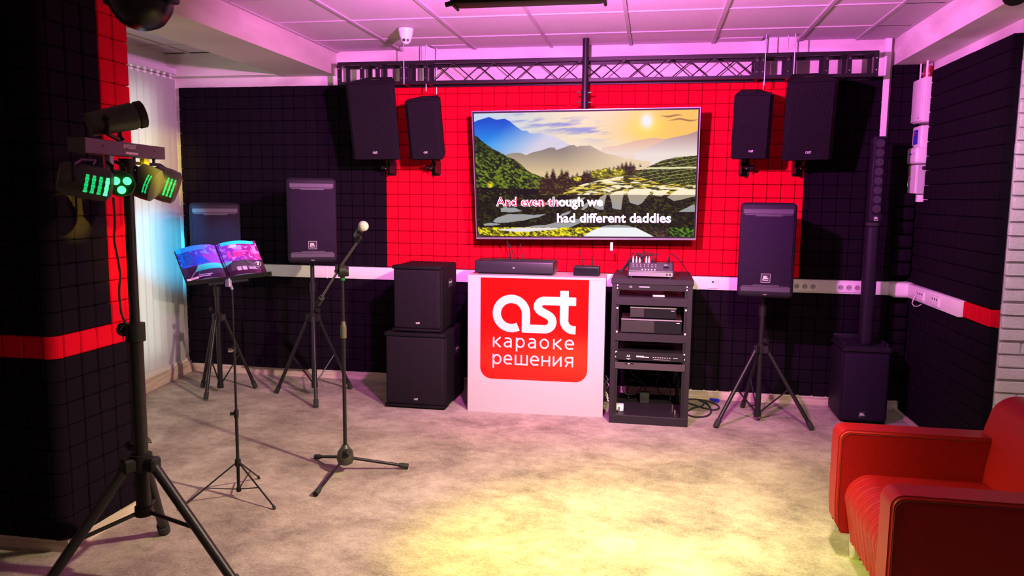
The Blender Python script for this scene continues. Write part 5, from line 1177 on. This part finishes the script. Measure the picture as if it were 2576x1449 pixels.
MB().lathe([(.047, -.004), (.050, 0), (.050, .022), (.043, .026), (.041, .016)], 28, M=M).build('front_ring', BLKP, pj)
MB().lathe([(.0405, .0155), (.0405, .017)], 24, M=M).build('glass', GLOSS, pj)
MB().lathe([(.0075, .0172), (.0075, .019)], 12, M=M @ Matrix.Translation((.008, .004, 0))).build('laser_spot', GLED, pj)
q = Cc-ax*.085; top = BMx @ Vector((BL2*.47, -.015, .027))
mb = MB()
for s in (-1, 1): w = bd*(.052*s); mb.tube([q+w, q+w-Vector((0, 0, .055)), top+w*.55+Vector((0, 0, .012)), top], .008, 6)
mb.build('yoke', BLK, pj); MB().cyl(q+bn*.0-bd*.055, q-bd*.066, .012, n=10).cyl(q+bd*.055, q+bd*.066, .012, n=10).build('yoke_knob', BLKP, pj)
# its power lead down the pole
P = [ony(285, 497, by-.03), ony(289, 560, by-.03), ony(287, 600, by-.03), ony(296, 650, by-.03), ony(302, 690, by-.03), ony(300, 740, by-.03), ony(306, 790, by-.03), ony(318, 815, by-.03)]
tag(MB().tube(smooth(P), .0042, 6).build('power_lead', RUB), 'thin black lead hanging beside the light stand pole', 'cable')
a = onx(366, 1075, -.47); hk = [Vector((-.44, -2.765, ony(368, 1068, -2.70).z+.03)), ony(368, 1068, -2.70), ony(366, 1095, -2.70), ony(378, 1108, -2.70), ony(381, 1113, -2.70), ony(370, 1114, -2.70), ony(377, 1106, -2.70)]
tag(MB().tube(hk, .004, 6).build('wire_hook', BLK), 'bent black wire hook sticking out behind the pillar edge', 'hook')

# ------------------------------------------------------------------ ceiling fixtures at the top of the frame
mvh = thing('moving_head', 'black moving head light hanging from the ceiling beside the pillar', 'stage light', (.14, -3.4, H))
hc = ony(355, -2, -3.4); axh = Vector((.25, -.35, -1)).normalized(); M = fixture_frame(hc-axh*.0, axh)
MB().lathe([(.05, -.10), (.095, -.07), (.112, -.02), (.110, .03), (.085, .075), (.052, .10), (.001, .108)], 32, M=M).build('head', GLOSS, mvh)
for s in (-1, 1): MB().rbox(hc.x+s*.125-.016, hc.x+s*.125+.016, -3.43, -3.37, hc.z-.02, 2.56, .01, 2).build('yoke_arm', BLKP, mvh)
MB().rbox(hc.x-.14, hc.x+.14, -3.45, -3.35, 2.55, 2.60, .01, 2).build('yoke_bridge', BLKP, mvh); MB().rbox(hc.x-.12, hc.x+.12, -3.5, -3.3, 2.60, H-.004, .012, 2).build('base', BLKP, mvh)
lb = thing('led_wash_bar', 'long black LED wash bar under the ceiling at the top centre', 'stage light', (1.51, -3.0, 2.32))
a, b = ony(1147, 18, -3.0), ony(1517, 4, -3.0); zb = (a.z+b.z)/2
MB().rbox(a.x-.004, b.x+.004, -3.04, -2.95, zb+.002, zb+.13, .012, 2).build('housing', BLKP, lb)
for x in (a.x-.012, b.x): MB().rbox(x, x+.012, -3.05, -2.94, zb-.004, zb+.13, .004, 1).build('end_cap', BLKP, lb)
for x in (a.x+.12, b.x-.12): MB().box(x-.012, x+.012, -3.0, -2.98, zb+.12, H-.004).build('hanger', BLK, lb, 0)
MB().cyl((a.x-.045, -2.99, zb+.012), (a.x-.012, -2.99, zb+.018), .010, n=10).build('side_knob', BLKP, lb)
wsh = thing('corner_spot', 'black spotlight head just showing at the top right corner', 'stage light', (3.6, -2.0, 2.5))
p = ony(2552, -10, -2.2); MB().lathe([(.03, -.08), (.05, -.06), (.055, .04), (.05, .05)], 20, M=Matrix.Translation((p.x, p.y, p.z+.03)) @ Matrix.Rotation(PI*.8, 4, 'X')).build('head', BLKP, wsh)

# ------------------------------------------------------------------ armchair
ar = thing('armchair', 'red leather armchair with square arms and a ribbed seat front', 'armchair', (3.2, -2.96, 0))
def arm(y0, y1, back=3.62):
    R_ = .045; prof = [(2.845, .12), (2.818, .17), (2.812, .25), (2.812, .40)]+[(2.812+R_+R_*math.cos(math.radians(a)), .578-R_+R_*math.sin(math.radians(a))) for a in range(180, 89, -15)]+[(back-.03, .578), (back, .56), (back, .12)]
    bm = bmesh.new(); vs = [bm.verts.new((x, y0, z)) for x, z in prof]+[bm.verts.new((x, y1, z)) for x, z in prof]; n = len(prof)
    bm.faces.new(vs[:n][::-1]); bm.faces.new(vs[n:])
    for i in range(n): bm.faces.new((vs[i], vs[(i+1) % n], vs[n+(i+1) % n], vs[n+i]))
    bmesh.ops.recalc_face_normals(bm, faces=list(bm.faces)); bmesh.ops.bevel(bm, geom=[e for e in bm.edges if abs(e.verts[0].co.y-e.verts[1].co.y) < 1e-4], offset=.009, segments=3, affect='EDGES')
    o = MB().bm(bm).build('arm', LEATHER, ar, 50)
    for y, s in ((y0, -1), (y1, 1)):      # piping seam round each face of the arm
        pts = [(2.845, y+s*.0005, .14), (2.836, y+s*.0005, .20), (2.834, y+s*.0005, .49), (2.842, y+s*.0005, .535), (2.87, y+s*.0005, .556), (back-.06, y+s*.0005, .556)]
        pts = [(2.836, y, .13), (2.826, y, .20), (2.825, y, .40)]+[(2.825+.04+.04*math.cos(math.radians(a)), y, .563-.04+.04*math.sin(math.radians(a))) for a in range(180, 89, -15)]+[(back-.06, y, .563)]
        MB().tube(pts, .0016, 6).build('seam', LEATHER_D, o)
arm(-2.665, -2.535); arm(-3.40, -3.272)
# ribbed seat: one continuous cushion whose front rolls down
n = 96; prof = []
for k in range(26): # profile (x, z) from the back over the front roll and down
    t = k/25
    if t < .35: prof.append((3.42-(3.42-2.95)*t/.35, .400))
    elif t < .72: a = (t-.35)/.37*PI*.58; prof.append((2.95-.105*math.sin(a), .400-.105*(1-math.cos(a))))
    else: q = (t-.72)/.28; prof.append((2.848+.030*q, .276-.172*q))
vs = []; fs = []
for i in range(n+1):
    y = -3.272+(.607)*i/n; rib = .0035*abs(math.sin(PI*i/n*24))**.5; wob = .004*math.sin(i*.9)+.003*math.sin(i*.37)
    for k, (x, z) in enumerate(prof):
        t = k/25; w = max(0, min(1, (t-.28)/.12)); nx, nz2 = (0, 1) if t < .35 else ((-math.sin((t-.35)/.37*PI*.58), math.cos((t-.35)/.37*PI*.58)) if t < .72 else (-.87, -.49))
        edge = .012*(1-min(1, min(i, n-i)/5.)); d = rib*w-edge+wob*.3*w; vs.append((x+nx*d, y, z+nz2*d))
m_ = len(prof)
for i in range(n):
    for k in range(m_-1): fs.append((i*m_+k, i*m_+k+1, (i+1)*m_+k+1, (i+1)*m_+k))
o0 = len(vs); vs += [(3.42, -3.272, .13), (3.42, -2.665, .13)]; fs += [(m_-1, o0, o0+1, n*m_+m_-1), tuple(range(m_))+(o0,), tuple(n*m_+k for k in range(m_))[::-1]+(o0+1,), (0, o0, o0+1, n*m_)]
MB().add(vs, fs).build('seat', LEATHER, ar, 60)
sm = MB()
for i in range(1, 24):
    y = -3.272+.607*i/24; ii = int(round(i*n/24)); pts = [vs[ii*m_+k] for k in range(9, m_)]; sm.tube([(p[0]-.0002, y, p[2]+.0001) for p in pts], .0008, 4)
sm.build('seat_seams', LEATHER_D, ar)
MB().tube([vs[2*m_+k] for k in range(10, m_)], .003, 6).build('seat_piping', LEATHER_D, ar)
# backrest with a big round top
pr = [(3.37, .30), (3.385, .45), (3.408, .60)]+[(3.530+.110*math.cos(math.radians(a)), .628+.112*math.sin(math.radians(a))) for a in range(172, 0, -12)]+[(3.64, .58), (3.64, .14), (3.45, .14)]
bm = bmesh.new(); A = [bm.verts.new((x, -3.385, z)) for x, z in pr]; B = [bm.verts.new((x, -2.545, z)) for x, z in pr]; n = len(pr); bm.faces.new(A[::-1]); bm.faces.new(B)
for i in range(n): bm.faces.new((A[i], A[(i+1) % n], B[(i+1) % n], B[i]))
bmesh.ops.recalc_face_normals(bm, faces=list(bm.faces)); bmesh.ops.bevel(bm, geom=[e for e in bm.edges if abs(e.verts[0].co.y-e.verts[1].co.y) < 1e-4], offset=.025, segments=4, affect='EDGES')
MB().bm(bm).build('backrest', LEATHER, ar, 60)
for x, y in ((2.915, -2.625), (2.915, -3.32), (3.56, -2.60), (3.56, -3.33)): MB().cyl((x, y, 0), (x, y, .135), .026, .028, n=20).build('leg', CHROME, ar)
MB().box(2.88, 3.6, -3.27, -2.67, .115, .14).build('seat_base', LEATHER_D, ar, 0)
